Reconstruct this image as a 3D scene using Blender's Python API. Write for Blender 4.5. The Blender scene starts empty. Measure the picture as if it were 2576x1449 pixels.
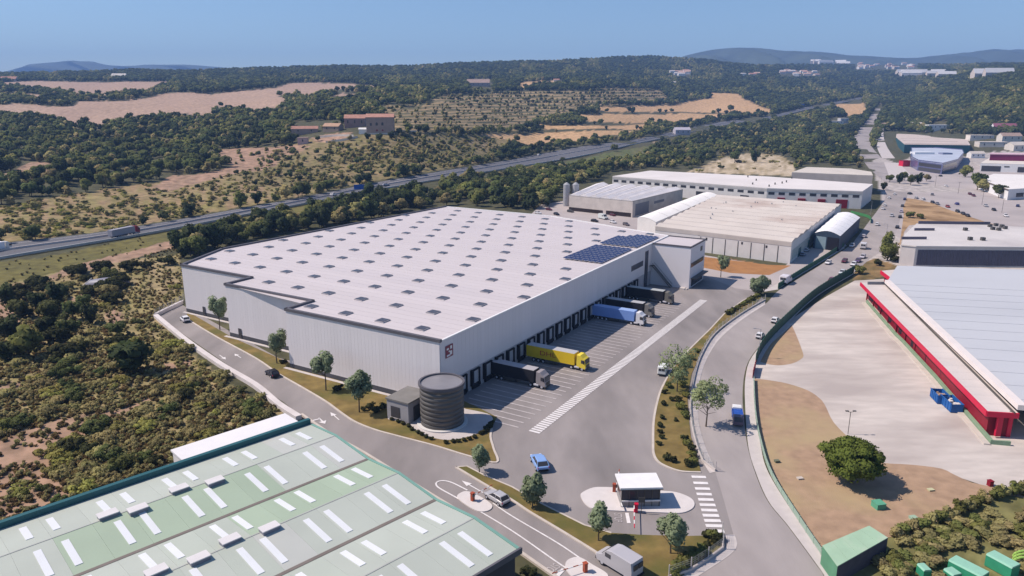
import bpy, bmesh, math, random
import numpy as np
from mathutils import Vector, Matrix
from mathutils.geometry import tessellate_polygon
rnd = random.Random(7)
R = math.radians
# ------------------------------------------------------------------ camera, light, exposure
scn = bpy.context.scene
COL = scn.collection
FV = 1811.3; TH = R(14.552); CH = 61.59          # focal length in units of the 2576-wide photo, pitch, camera height
cam = bpy.data.cameras.new('camera'); camo = bpy.data.objects.new('camera', cam); COL.objects.link(camo)
cam.sensor_width = 36; cam.lens = 36 * FV / 2576; cam.clip_start = 1; cam.clip_end = 60000
camo.location = (0, 0, CH); camo.rotation_euler = (R(90) - TH, 0, 0); scn.camera = camo
SH = Vector((.83, -.08, -1)).normalized()         # direction the sunlight travels
SUN_EL = math.asin(-SH.z); SUN_AZ = math.atan2(-SH.x, -SH.y)
world = bpy.data.worlds.new('World'); scn.world = world; world.use_nodes = True
wn = world.node_tree.nodes; bg = wn['Background']
sky = wn.new('ShaderNodeTexSky'); sky.sky_type = 'NISHITA'; sky.sun_disc = False
sky.sun_elevation = SUN_EL; sky.sun_rotation = SUN_AZ; sky.altitude = 600; sky.air_density = 1.0; sky.dust_density = 0.5; sky.ozone_density = 5.0
world.node_tree.links.new(sky.outputs[0], bg.inputs[0]); bg.inputs[1].default_value = 0.107
sl = bpy.data.lights.new('sun', 'SUN'); sl.energy = 4.7; sl.angle = R(.5); sl.color = (1, .88, .77)
so = bpy.data.objects.new('sun', sl); COL.objects.link(so); so.rotation_euler = SH.to_track_quat('-Z', 'Y').to_euler()
scn.view_settings.view_transform = 'Standard'; scn.view_settings.look = 'None'
scn.view_settings.exposure = 0.27; scn.view_settings.gamma = 1; scn.view_settings.use_curve_mapping = False
scn.render.engine = 'CYCLES'; scn.cycles.use_denoising = True; scn.cycles.max_bounces = 5
scn.cycles.diffuse_bounces = 2; scn.cycles.glossy_bounces = 2; scn.cycles.transmission_bounces = 3; scn.cycles.volume_bounces = 0
scn.cycles.transparent_max_bounces = 4

# ------------------------------------------------------------------ places: photo coordinates (2576 x 1449) to the ground
CT, ST = math.cos(TH), math.sin(TH)
def raydir(x, y):
    X = (x - 1288) / FV; Y = (724.5 - y) / FV
    return X, CT + Y * ST, -ST + Y * CT
def flatd(y):
    Y = (724.5 - np.asarray(y, float)) / FV
    den = ST - Y * CT
    return np.where(den > 1e-4, CH * (CT + Y * ST) / np.maximum(den, 1e-4), 1e9)
def V(x, y, z=0.0):
    d = raydir(x, y); t = (z - CH) / d[2]
    return Vector((d[0] * t, d[1] * t, z))
def atd(x, y, dist):                               # the point at forward distance dist
    d = raydir(x, y); t = dist / d[1]
    return Vector((d[0] * t, dist, CH + d[2] * t))
PHI = R(31.02); AX = Vector((math.sin(PHI), math.cos(PHI), 0)); BX = Vector((-math.cos(PHI), math.sin(PHI), 0))
ORG = Vector((-14.67, 138.66, 0))
def AB(a, b, z=0.0):
    p = ORG + AX * a + BX * b; p.z = z; return p
def abof(x, y, z=0.0):
    p = V(x, y, z) - ORG; return p.dot(AX), p.dot(BX)
H = 14.56
# relief: for some columns of the photo, the forward distance of the ground at a given row (flat below the first row)
RELIEF = {
 0: [(640, 0), (560, 345), (500, 410), (440, 500), (400, 600), (330, 780), (290, 930), (262, 1080), (235, 1350), (210, 1800), (200, 2000), (188, 2400)],
 500: [(545, 0), (500, 428), (440, 530), (400, 620), (330, 810), (290, 980), (255, 1200), (225, 1500), (205, 1900), (178, 2500)],
 950: [(475, 0), (450, 545), (400, 595), (340, 670), (325, 700), (290, 830), (260, 1000), (235, 1250), (215, 1600), (190, 2200), (168, 2700)],
 1400: [(405, 0), (380, 835), (350, 940), (310, 1080), (280, 1220), (240, 1450), (215, 1650), (195, 2100), (155, 2900)],
 1800: [(385, 0), (345, 1130), (312, 1400), (290, 1550), (260, 1800), (235, 2000), (210, 2300), (185, 2700), (150, 3300)],
 2200: [(374, 0), (350, 1120), (330, 1240), (300, 1430), (270, 1720), (240, 2100), (215, 2600), (195, 2950), (180, 3400), (163, 4100)],
 2576: [(388, 0), (370, 930), (330, 1040), (300, 1110), (260, 1230), (220, 1420), (190, 1750), (170, 2400), (160, 3300)]}
RX = sorted(RELIEF)
SKYX = [-900, 0, 200, 330, 420, 560, 640, 850, 1000, 1180, 1400, 1560, 1640, 1760, 1830, 1900, 2000, 2200, 2400, 2576, 3500]
SKYY = [190, 188, 183, 178, 182, 178, 174, 168, 170, 160, 155, 145, 143, 150, 160, 166, 164, 163, 163, 160, 158]
def colL(k, y):
    t = RELIEF[k]; ys = [p[0] for p in t][::-1]; ls = [math.log(float(flatd(t[0][0])))] + [math.log(p[1]) for p in t[1:]]; ls = ls[::-1]
    y = np.asarray(y, float)
    v = np.interp(y, ys, ls)
    s = (ls[1] - ls[0]) / (ys[1] - ys[0])
    v = np.where(y < ys[0], ls[0] + s * (y - ys[0]), v)
    return np.where(y >= ys[-1], np.log(np.minimum(flatd(y), 1e8)), v)
def dist(x, y):
    x = np.asarray(x, float); y = np.asarray(y, float)
    cols = np.stack([colL(k, y) for k in RX]); xc = np.clip(x, RX[0], RX[-1])
    i = np.clip(np.searchsorted(RX, xc) - 1, 0, len(RX) - 2); rx = np.array(RX, float)
    f = (xc - rx[i]) / (rx[i + 1] - rx[i]); f = f * f * (3 - 2 * f)
    a = np.take_along_axis(cols, i[None], 0)[0]; b = np.take_along_axis(cols, (i + 1)[None], 0)[0]
    return np.exp(a * (1 - f) + b * f)
def Tn(x, y):                                      # many points of the terrain at once
    x = np.asarray(x, float); y = np.asarray(y, float); D = dist(x, y)
    X = (x - 1288) / FV; Y = (724.5 - y) / FV; fy = CT + Y * ST; t = D / fy
    z = CH + t * (-ST + Y * CT); z = np.where(np.abs(z) < .02, 0, z)
    return np.stack([X * t, D, z], -1)
def T(x, y, up=0.0):
    p = Tn(np.array([x]), np.array([y]))[0]; return Vector((p[0], p[1], p[2] + up))
def inside(px, py, poly):
    c = np.zeros(px.shape, bool); n = len(poly)
    for i in range(n):
        x1, y1 = poly[i]; x2, y2 = poly[i - 1]
        if y1 == y2: continue
        c ^= ((y1 > py) != (y2 > py)) & (px < (x2 - x1) * (py - y1) / (y2 - y1) + x1)
    return c
def tl(ox, oy, s):                                 # 'x,y x,y' in a 4x detail of the photo whose corner is (ox, oy)
    return [(ox + float(a) / 4, oy + float(b) / 4) for a, b in (p.split(',') for p in s.split())]
def smooth(pts, n=4, closed=False):
    P = [Vector(p) for p in pts]; out = []; m = len(P)
    for i in range(m if closed else m - 1):
        p0 = P[(i - 1) % m] if closed or i else P[0]; p1 = P[i]; p2 = P[(i + 1) % m]; p3 = P[(i + 2) % m] if closed or i < m - 2 else P[-1]
        for j in range(n):
            t = j / n
            out.append(.5 * ((2 * p1) + (p2 - p0) * t + (2 * p0 - 5 * p1 + 4 * p2 - p3) * t * t + (3 * p1 - p0 - 3 * p2 + p3) * t ** 3))
    if not closed: out.append(P[-1])
    return [tuple(p) for p in out]
def noise2(x, y, s, seed=0):
    g = np.random.RandomState(seed).rand(64, 64)
    u = np.asarray(x) / s; v = np.asarray(y) / s; i = np.floor(u).astype(int); j = np.floor(v).astype(int); fu = u - i; fv = v - j
    fu = fu * fu * (3 - 2 * fu); fv = fv * fv * (3 - 2 * fv); q = lambda a, b: g[a % 64, b % 64]
    return (q(i, j) * (1 - fu) + q(i + 1, j) * fu) * (1 - fv) + (q(i, j + 1) * (1 - fu) + q(i + 1, j + 1) * fu) * fv

# ------------------------------------------------------------------ materials
MATS = {}
def mat(name, c, rough=.8, var=.12, scale=1.5, bump=0., bscale=None, metal=0., var2=None, ocol=False, rand=0., stretch=None, alpha=None):
    if name in MATS: return MATS[name]
    m = bpy.data.materials.new(name); m.use_nodes = True; nt = m.node_tree; N = nt.nodes; L = nt.links; b = N['Principled BSDF']
    b.inputs['Roughness'].default_value = rough; b.inputs['Metallic'].default_value = metal
    if 'Specular IOR Level' in b.inputs: b.inputs['Specular IOR Level'].default_value = .3
    tc = N.new('ShaderNodeTexCoord'); src = tc.outputs['Object']
    if stretch:
        mp = N.new('ShaderNodeMapping'); mp.inputs['Scale'].default_value = stretch; L.new(src, mp.inputs[0]); src = mp.outputs[0]
    def noi(s, d=4):
        n = N.new('ShaderNodeTexNoise'); n.inputs['Scale'].default_value = s; n.inputs['Detail'].default_value = d; L.new(src, n.inputs['Vector']); return n
    def mixc(a, bb, f):
        x = N.new('ShaderNodeMix'); x.data_type = 'RGBA'
        for s, v in ((6, a), (7, bb), (0, f)):
            if hasattr(v, 'is_output'): L.new(v, x.inputs[s])
            else: x.inputs[s].default_value = v if s == 0 else (*v, 1)
        return x.outputs[2]
    col = c; d = tuple(max(0, v * (1 - var)) for v in c); e = tuple(min(1, v * (1 + var)) for v in c)
    if ocol:
        oi = N.new('ShaderNodeObjectInfo'); col = oi.outputs['Color']
        if var:
            hv = N.new('ShaderNodeHueSaturation'); mr = N.new('ShaderNodeMapRange'); L.new(noi(scale).outputs[0], mr.inputs[0])
            mr.inputs[3].default_value = 1 - var; mr.inputs[4].default_value = 1 + var; L.new(col, hv.inputs['Color']); L.new(mr.outputs[0], hv.inputs['Value']); col = hv.outputs[0]
    elif var:
        n = noi(scale); r = N.new('ShaderNodeValToRGB'); r.color_ramp.elements[0].position = .3; r.color_ramp.elements[1].position = .7
        r.color_ramp.elements[0].color = (*d, 1); r.color_ramp.elements[1].color = (*e, 1); L.new(n.outputs[0], r.inputs[0]); col = r.outputs[0]
    if var2:
        c2, s2, lo, hi = var2
        n = noi(s2, 6); mr = N.new('ShaderNodeMapRange'); mr.inputs[1].default_value = lo; mr.inputs[2].default_value = hi; L.new(n.outputs[0], mr.inputs[0])
        col = mixc(col, c2, mr.outputs[0])
    if rand:
        oi = N.new('ShaderNodeObjectInfo'); hv = N.new('ShaderNodeHueSaturation'); mr = N.new('ShaderNodeMapRange'); L.new(oi.outputs['Random'], mr.inputs[0])
        mr.inputs[3].default_value = 1 - rand; mr.inputs[4].default_value = 1 + rand; L.new(mr.outputs[0], hv.inputs['Value'])
        m2 = N.new('ShaderNodeMapRange'); mm = N.new('ShaderNodeMath'); mm.operation = 'FRACT'; m3 = N.new('ShaderNodeMath'); m3.operation = 'MULTIPLY'; m3.inputs[1].default_value = 7.31
        L.new(oi.outputs['Random'], m3.inputs[0]); L.new(m3.outputs[0], mm.inputs[0]); L.new(mm.outputs[0], m2.inputs[0])
        m2.inputs[3].default_value = .5 - rand * .09; m2.inputs[4].default_value = .5 + rand * .05; L.new(m2.outputs[0], hv.inputs['Hue'])
        if hasattr(col, 'is_output'): L.new(col, hv.inputs['Color'])
        else: hv.inputs['Color'].default_value = (*col, 1)
        col = hv.outputs[0]
    if hasattr(col, 'is_output'): L.new(col, b.inputs['Base Color'])
    else: b.inputs['Base Color'].default_value = (*col, 1)
    if bump:
        bn = N.new('ShaderNodeBump'); bn.inputs['Strength'].default_value = bump; bn.inputs['Distance'].default_value = .1
        L.new(noi(bscale or scale * 6).outputs[0], bn.inputs['Height']); L.new(bn.outputs[0], b.inputs['Normal'])
    if name.startswith(('leaf', 'cloud')):            # light also passes through leaves
        out = N['Material Output']; tr = N.new('ShaderNodeBsdfTranslucent'); mx = N.new('ShaderNodeMixShader'); mx.inputs[0].default_value = .45
        if hasattr(col, 'is_output'): L.new(col, tr.inputs[0])
        else: tr.inputs[0].default_value = (*col, 1)
        L.new(b.outputs[0], mx.inputs[1]); L.new(tr.outputs[0], mx.inputs[2]); L.new(mx.outputs[0], out.inputs[0])
    MATS[name] = m; return m
asphalt = mat('site_asphalt', (.285, .256, .25), .9, .07, .3, .2, 3, var2=((.185, .168, .165), .085, .42, .7), stretch=(1, .33, 1))
asphalt_b = mat('public_asphalt', (.335, .30, .292), .9, .07, .3, .2, 3, var2=((.235, .21, .205), .07, .46, .72), stretch=(1, .35, 1))
asphalt_h = mat('highway_asphalt', (.125, .125, .14), .9, .08, .05)
concrete = mat('pale_concrete', (.53, .475, .435), .9, .1, .35, .25, 2, var2=((.39, .34, .315), .06, .44, .66), stretch=(.55, 1.6, 1))
apron = mat('apron_concrete', (.40, .355, .345), .9, .07, .08, var2=((.31, .275, .27), .04, .5, .75))
pave = mat('pavement_concrete', (.50, .455, .44), .9, .07, .5)
kerbm = mat('kerb_stone', (.52, .46, .41), .9, .1, .6)
whitep = mat('road_paint', (.70, .67, .67), .7, .08, 1.2)
fadedp = mat('faded_road_paint', (.47, .43, .43), .8, .22, .9)
grass_d = mat('dry_lawn', (.19, .135, .045), .95, .28, .35, .6, 9, var2=((.115, .105, .028), .12, .45, .62))
dirt = mat('dry_earth', (.35, .235, .155), .95, .16, .5, .5, 5, var2=((.385, .29, .165), .06, .46, .66))
dirt_o = mat('orange_earth', (.33, .16, .06), .95, .15, .2, .4, 4)
clad = mat('silver_cladding', (.70, .66, .675), .6, .02, .1, rand=.022)
clad_d = mat('dark_coping', (.105, .10, .115), .6, .08, .6)
plinth = mat('dark_plinth', (.075, .075, .085), .8, .1, .5)
roofw = mat('white_roof_sheet', (.555, .505, .51), .6, .025, .06, rand=.022, var2=((.52, .475, .49), .1, .5, .8), stretch=(1.3, .16, 1))
glassd = mat('dark_glazing', (.055, .055, .065), .15, 0)
glass_s = mat('skylight_glazing', (.075, .07, .08), .25, .1, .5)
rubber = mat('black_rubber', (.012, .012, .018), .8, .1, 3)
steel_d = mat('dark_steel', (.09, .085, .08), .5, .08, 1.0, metal=.2)
steel_l = mat('light_steel', (.34, .34, .36), .5, .06, 1.0)
tankm = mat('tank_steel', (.118, .11, .103), .48, .06, .3, metal=.25)
white_m = mat('white_paint', (.75, .74, .74), .5, .04, .8)
cream = mat('cream_render', (.62, .57, .52), .9, .07, .2)
wallw = mat('white_wall', (.66, .63, .62), .85, .06, .3)
redp = mat('red_paint', (.55, .012, .05), .5, .06, .5)
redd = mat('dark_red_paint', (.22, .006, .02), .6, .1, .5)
greenp = mat('green_fence', (.022, .085, .06), .7, .15, .4)
greenl = mat('green_painted_roof', (.33, .48, .34), .8, .06, .4, var2=((.40, .50, .38), .3, .5, .7))
green_b = mat('green_plastic', (.035, .27, .15), .6, .08, 1)
teal = mat('teal_metal', (.022, .10, .115), .5, .08, .3)
orange = mat('barrier_orange', (.36, .075, .035), .6, .08, 2)
bluec = mat('blue_container_paint', (.015, .10, .33), .6, .1, 1)
solarm = mat('solar_cell', (.018, .02, .085), .2, .12, 1.2)
alum = mat('aluminium_frame', (.45, .45, .5), .4, .05, 1)
leaf = mat('leaf', (.125, .15, .05), .9, .18, .5, rand=.30)
leaf_sy = mat('leaf_scrub_yellow', (.36, .35, .10), .9, .22, .5, rand=.25)
leaf_y = mat('leaf_yellow_green', (.205, .22, .065), .9, .22, .5, rand=.25)
leaf_d = mat('leaf_dark_pine', (.055, .076, .030), .9, .18, .5, rand=.25)
leaf_o = mat('leaf_olive_brown', (.36, .325, .14), .9, .22, .5, rand=.26)
leaf_p = mat('leaf_planted', (.28, .34, .205), .9, .2, .6, rand=.10)
leaf_l = mat('leaf_light', (.31, .36, .19), .9, .18, .6, rand=.12)
pine_l = mat('leaf_stone_pine', (.15, .19, .036), .9, .28, .6)
hedge_m = mat('leaf_hedge', (.06, .066, .022), .9, .2, .8, rand=.2)
bark = mat('bark', (.10, .075, .055), .95, .2, 2)
carp = mat('car_paint', (.5, .5, .5), .3, 0, ocol=True)
objp = mat('painted_part', (.5, .5, .5), .6, .06, .8, ocol=True)
tile_r = mat('clay_tile', (.42, .22, .165), .9, .15, .3)
stone_w = mat('pink_stone', (.36, .26, .22), .95, .12, .3)

# ------------------------------------------------------------------ mesh helpers
class MB:
    def __init__(s): s.v = []; s.f = []; s.m = []
    def poly(s, pts, mi=0):
        i = len(s.v); s.v += [tuple(p) for p in pts]; s.f.append(tuple(range(i, i + len(pts)))); s.m.append(mi); return s
    def faces(s, vs, fs, mi=0):
        i = len(s.v); s.v += [tuple(p) for p in vs]; s.f += [tuple(k + i for k in f) for f in fs]; s.m += [mi] * len(fs); return s
    def box(s, x0, x1, y0, y1, z0, z1, mi=0, fr=None):
        P = [(x, y, z) for z in (z0, z1) for x, y in ((x0, y0), (x1, y0), (x1, y1), (x0, y1))]
        if fr: P = [fr(*p) for p in P]
        return s.faces(P, [(3, 2, 1, 0), (4, 5, 6, 7), (0, 1, 5, 4), (1, 2, 6, 5), (2, 3, 7, 6), (3, 0, 4, 7)], mi)
    def prism(s, pts, z0, z1, mi=0, cap=True):      # a plan outline (2D or 3D points) between two heights
        n = len(pts); P = [(p[0], p[1]) for p in pts]
        if sum(P[i - 1][0] * P[i][1] - P[i][0] * P[i - 1][1] for i in range(n)) < 0: P = P[::-1]
        vs = [(x, y, z0) for x, y in P] + [(x, y, z1) for x, y in P]
        s.faces(vs, [(i, (i + 1) % n, n + (i + 1) % n, n + i) for i in range(n)], mi)
        if cap:
            tri = tessellate_polygon([[Vector((x, y, 0)) for x, y in P]])
            for t in tri:
                a, b, c = (P[k] for k in t)
                if (b[0] - a[0]) * (c[1] - a[1]) - (b[1] - a[1]) * (c[0] - a[0]) < 0: t = t[::-1]
                s.poly([(P[k][0], P[k][1], z1) for k in t], mi)
        return s
    def tube(s, p, q, r0, r1=None, n=8, mi=0, caps=True):
        p, q = Vector(p), Vector(q); r1 = r0 if r1 is None else r1; d = (q - p).normalized()
        u = d.orthogonal().normalized(); w = d.cross(u)
        vs = [p + (u * math.cos(t) + w * math.sin(t)) * r0 for t in (2 * math.pi * i / n for i in range(n))]
        vs += [q + (u * math.cos(t) + w * math.sin(t)) * r1 for t in (2 * math.pi * i / n for i in range(n))]
        fs = [(i, (i + 1) % n, n + (i + 1) % n, n + i) for i in range(n)]
        if caps: fs += [tuple(range(n))[::-1], tuple(range(n, 2 * n))]
        return s.faces(vs, fs, mi)
    def loft(s, secs, mi=0, caps=True):             # equal-length rings joined one to the next
        n = len(secs[0]); vs = [p for r in secs for p in r]; fs = []
        for k in range(len(secs) - 1):
            fs += [(k * n + i, k * n + (i + 1) % n, (k + 1) * n + (i + 1) % n, (k + 1) * n + i) for i in range(n)]
        if caps: fs += [tuple(range(n))[::-1], tuple(range((len(secs) - 1) * n, len(secs) * n))]
        return s.faces(vs, fs, mi)
    def data(s, name, mats, smooth=False):
        me = bpy.data.meshes.new(name); me.from_pydata(s.v, [], s.f)
        for m in (mats if isinstance(mats, (list, tuple)) else [mats]): me.materials.append(m)
        if len(me.polygons): me.polygons.foreach_set('material_index', s.m); me.polygons.foreach_set('use_smooth', [smooth] * len(me.polygons))
        me.update(); return me
    def build(s, name, mats, parent=None, smooth=False, **k):
        return put(name, s.data(name, mats, smooth), parent, **k)
def put(name, me, parent=None, loc=None, rz=None, sc=None, color=None):
    o = bpy.data.objects.new(name, me); COL.objects.link(o)
    if parent: o.parent = parent
    if loc is not None: o.location = loc
    if rz is not None: o.rotation_euler = (0, 0, rz)
    if sc is not None: o.scale = (sc,) * 3 if not hasattr(sc, '__len__') else sc
    if color: o.color = (*color, 1)
    return o
def tag(o, label, cat, group=None):
    o['label'] = label; o['category'] = cat
    if group: o['group'] = group
    return o
def thing(name, label, cat, loc=(0, 0, 0), rz=0, group=None):
    return tag(put(name, None, None, loc, rz), label, cat, group)
def struct(o): o['kind'] = 'structure'; return o
def stuff(o): o['kind'] = 'stuff'; return o
def copy_tree(o, parent=None):
    c = o.copy(); COL.objects.link(c)
    if parent: c.parent = parent
    for ch in list(o.children): copy_tree(ch, c)
    return c
def boxdata(name, x0, x1, y0, y1, z0, z1, m): return MB().box(x0, x1, y0, y1, z0, z1).data(name, m)
LVL = [0]
def sheet(name, poly, m, z=None, skirt=False):     # a flat sheet on the level ground
    if z is None: LVL[0] += 1; z = .004 * LVL[0]
    P = [V(*p, z) if not isinstance(p, Vector) else Vector((p.x, p.y, z)) for p in poly]; mb = MB()
    mb.prism(P, 0 if skirt else z - .001, z); return struct(mb.build(name, m))
def resample(pts, n):
    P = [Vector(p) for p in pts]; L = [0]
    for a, b in zip(P, P[1:]): L.append(L[-1] + (b - a).length)
    out = []; j = 0
    for i in range(n):
        t = L[-1] * i / (n - 1)
        while j < len(P) - 2 and L[j + 1] < t: j += 1
        f = (t - L[j]) / max(L[j + 1] - L[j], 1e-9); out.append(P[j].lerp(P[j + 1], min(max(f, 0), 1)))
    return out
def ribbon(name, left, right, m, z=None, n=60, up=None):
    if z is None and up is None: LVL[0] += 1; z = .004 * LVL[0]
    a = resample(smooth(left, 6), n); b = resample(smooth(right, 6), n)
    if up == 'land': LVL[0] += 1; z0 = .004 * LVL[0]; f = lambda p: T(p.x, p.y, z0 + .8 * min(max((float(dist(np.array([p.x]), np.array([p.y]))[0]) - 880) / 250, 0), 1))
    else: f = (lambda p: T(p.x, p.y, up)) if up is not None else (lambda p: V(p.x, p.y, z))
    A = [f(p) for p in a]; B = [f(p) for p in b]; mb = MB()
    for i in range(n - 1): mb.poly((A[i], B[i], B[i + 1], A[i + 1]))
    return struct(mb.build(name, m)), A, B
def strip(mb, P, w, h, z0=0, mi=0, off=0):          # a wall or kerb of width w and height h along world points
    P = [Vector((p[0], p[1], 0)) for p in P]; n = len(P); l = []; r = []
    for i, p in enumerate(P):
        d = (P[min(i + 1, n - 1)] - P[max(i - 1, 0)]).normalized(); nn = Vector((-d.y, d.x, 0))
        l.append(p + nn * (off + w / 2)); r.append(p + nn * (off - w / 2))
    secs = [[(a.x, a.y, z0), (b.x, b.y, z0), (b.x, b.y, z0 + h), (a.x, a.y, z0 + h)] for a, b in zip(l, r)]
    mb.loft(secs, mi); return mb
def W(pts, z=0): return [V(*p, z) for p in pts]
# ------------------------------------------------------------------ the land
FIELDS = [  # pink ploughed and mown fields far left
 tl(0, 120.75, '-900,600 0,580 200,565 380,575 620,590 750,580 770,545 1050,525 1280,525 1500,490 1660,460 1800,450 2100,465 2300,440 2576,415 2780,400 2956,350 3260,350 3530,352 3680,378 3830,390 3780,410 3580,400 3430,425 3280,442 3060,478 2880,470 2766,482 2900,530 2826,590 2656,620 2576,640 2420,600 2300,590 2160,600 2140,660 1980,690 1830,660 1600,670 1300,700 1150,720 1080,780 1000,790 850,740 780,770 690,740 520,690 330,660 150,650 -900,640'),
 tl(0, 120.75, '20,350 350,335 860,340 1730,340 1600,390 1500,435 1300,430 1100,475 900,480 740,460 570,420 450,400 260,400 30,380'),
 tl(0, 120.75, '-400,460 150,455 440,475 390,530 220,490 60,500 -400,490'),
 tl(644, 120.75, '740,510 850,450 1000,455 1160,465 1000,500 830,550 720,530')]
GOLD = [
 tl(1288, 120.75, '860,580 1250,585 1650,570 1750,540 1890,520 2010,505 1990,455 2280,465 2340,520 2440,555 2530,605 2640,630 2560,650 2430,660 2170,660 1600,648 880,632'),
 tl(1288, 120.75, '650,680 900,660 1600,664 2180,672 2170,692 1650,758 1200,752 740,732 690,702'),
 tl(1288, 120.75, '260,760 400,772 800,782 1200,767 1380,770 1290,812 800,822 340,818'),
 tl(1288, 120.75, '-330,872 0,862 300,852 900,838 1250,828 1120,870 600,930 250,960 180,985 20,945 -90,920'),
 tl(1932, 120.75, '640,590 700,560 960,555 1000,600 960,680 850,690 800,690 720,620'),
 tl(1288, 120.75, '60,380 120,345 500,330 520,350 300,372 90,410')]
OLIVE = [tl(644, 120.75, '1250,590 1650,580 1900,480 2576,440 3276,430 3576,400 4076,420 4176,555 3436,575 3426,620 3216,670 2830,740 2676,830 2240,850 1700,850 1400,850')]
VINE = [(-400, 660), (0, 657), (100, 650), (375, 592), (640, 542), (844, 502), (840, 522), (640, 562), (460, 607), (320, 640), (180, 675), (0, 722), (-400, 760)]
VINE2 = tl(1288, 120.75, '350,1180 700,1110 1200,1010 1440,980 1400,1060 1100,1150 700,1200 420,1240')
TRACKS = [[(0, 1100), (85, 1072), (140, 1055), (245, 1037), (290, 1030), (325, 1022), (350, 1008), (402, 998), (330, 1034), (285, 1052), (240, 1080), (225, 1100), (180, 1120), (120, 1140), (100, 1165), (-300, 1190), (-300, 1120)],
 tl(0, 1086.75, '-900,180 200,110 330,200 470,240 560,480 700,560 790,620 480,760 200,860 -900,1200'),
 [(-200, 975), (0, 968), (40, 965), (60, 958), (45, 985), (0, 1000), (-200, 1010)], [(0, 733), (25, 735), (35, 770), (65, 780), (55, 800), (45, 835), (0, 815), (-90, 780)],
 [(180, 750), (212, 740), (217, 778), (200, 782)], [(258, 790), (290, 778), (318, 800), (282, 822)], [(410, 915), (480, 905), (475, 925), (425, 932)],
 [(-200, 770), (0, 728), (40, 716), (110, 698), (200, 664), (330, 632), (460, 596), (640, 553), (645, 566), (480, 612), (330, 652), (200, 684), (110, 712), (40, 736), (-200, 800)],
 tl(0, 120.75, '0,1290 300,1150 500,1150 540,1220 300,1330 0,1420'),
 tl(0, 120.75, '1500,1430 1700,1290 2080,1260 2576,1130 2640,1190 2100,1330 1700,1440'),
 tl(644, 120.75, '-400,1020 100,1010 350,980 560,990 420,1060 220,1110 200,1180 60,1230 -120,1260 -340,1130'),
 tl(644, 120.75, '560,900 720,860 960,850 960,890 720,950 600,960'),
 tl(1288, 120.75, '1750,1240 2150,1090 2420,1060 2700,1080 2850,1150 2850,1290 2300,1270 1900,1250')]
RIDGE_TRACK = tl(1288, 120.75, '1240,900 1440,910 1470,990 1460,1010 1380,1070 1300,1100 1290,1090 1400,1040 1445,1000 1420,930 1250,915')
PLAIN_EARTH = [[(1755, 650), (1840, 652), (1935, 668), (1960, 690), (1900, 700), (1800, 690), (1760, 675)]]
xs = np.concatenate([np.arange(-2600, -300, 60), np.arange(-300, 2900, 7.), np.arange(2900, 5300, 60)])
us = np.concatenate([np.linspace(0, .62, 130, endpoint=False), np.linspace(.62, 1, 190)])
sky_y = np.interp(xs, SKYX, SKYY)
gx = np.repeat(xs[:, None], len(us), 1)
ylow = 2750.
gy = np.empty_like(gx)
for i, s in enumerate(sky_y):
    gy[i] = np.where(us < .62, ylow + (700 - ylow) * (us / .62) ** .55, 700 + (s - 700) * ((us - .62) / .38))
gxr = gx.ravel(); gyr = gy.ravel()
P = Tn(gxr, gyr)
far = np.clip((P[:, 1] - 500) / 500, 0, 1)
P[:, 2] += far * (noise2(P[:, 0], P[:, 1], 60, 3) - .5) * 4
nx, ny = gx.shape
# the back slope behind the skyline
back = P.reshape(nx, ny, 3)[:, -1, :].copy(); back = back * np.array([1.15, 1.15, 1]); back[:, 2] -= 260
P = np.concatenate([P.reshape(nx, ny, 3), back[:, None, :]], 1).reshape(-1, 3); ny2 = ny + 1
idx = np.arange(nx * ny2).reshape(nx, ny2)
quads = np.stack([idx[:-1, :-1], idx[1:, :-1], idx[1:, 1:], idx[:-1, 1:]], -1).reshape(-1, 4)
col = np.zeros((nx, ny2, 3)); c0 = col[:, :ny]
px, py = gx + (noise2(gx, gy, 9, 5) - .5) * 4, gy + (noise2(gx, gy, 7, 6) - .5) * 2.4
n1 = noise2(gx, gy * 2, 22, 1)[..., None]
c0[:] = np.array([.060, .062, .030]) * (1 - n1 * .5) + np.array([.11, .095, .05]) * n1 * .5   # woodland floor
def paint(poly, c, mixn=0, c2=None):
    m = inside(px, py, poly)
    v = np.array(c)
    if c2 is not None:
        q = noise2(gx, gy * 1.6, mixn, 11)[..., None]; v = v * (1 - q) + np.array(c2) * q
        c0[m] = v[m]
    else: c0[m] = v
SCRUBHILL = [(-400, 640), (0, 612), (272, 580), (644, 515), (830, 478), (1000, 440), (960, 400), (700, 410), (560, 440), (300, 470), (0, 520), (-400, 540)]
paint(SCRUBHILL, (.30, .20, .115), 16, (.22, .19, .07))
paint([(560, 440), (620, 395), (700, 370), (800, 345), (1000, 335), (1300, 350), (1230, 405), (1000, 445), (830, 478), (650, 470)], (.26, .19, .10), 18, (.15, .135, .05))
paint([(-400, 700), (0, 690), (450, 640), (460, 690), (455, 760), (395, 795), (440, 860), (520, 920), (600, 985), (720, 1040), (450, 1165), (0, 1330), (-600, 1400)], (.30, .225, .125), 24, (.22, .19, .07))
paint(VINE, (.145, .125, .034), 40, (.11, .10, .03)); paint(VINE2, (.09, .115, .035), 14, (.13, .12, .05))
for p in FIELDS: paint(p, (.345, .235, .175), 60, (.385, .265, .19))
for p in GOLD: paint(p, (.46, .29, .145), 40, (.50, .32, .17))
for p in OLIVE:
    m = inside(px, py, p); band = (np.sin(gy * 2 * np.pi / 7.5 + gx * .01) > .35)[..., None]
    c0[m] = np.where(band, np.array([.33, .235, .125]), np.array([.105, .095, .042]))[m]
for p in TRACKS[:-1]: paint(p, (.36, .225, .155), 14, (.27, .18, .12))
paint(TRACKS[-1], (.56, .46, .34), 8, (.26, .20, .10))
paint(RIDGE_TRACK, (.33, .25, .16))
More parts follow.
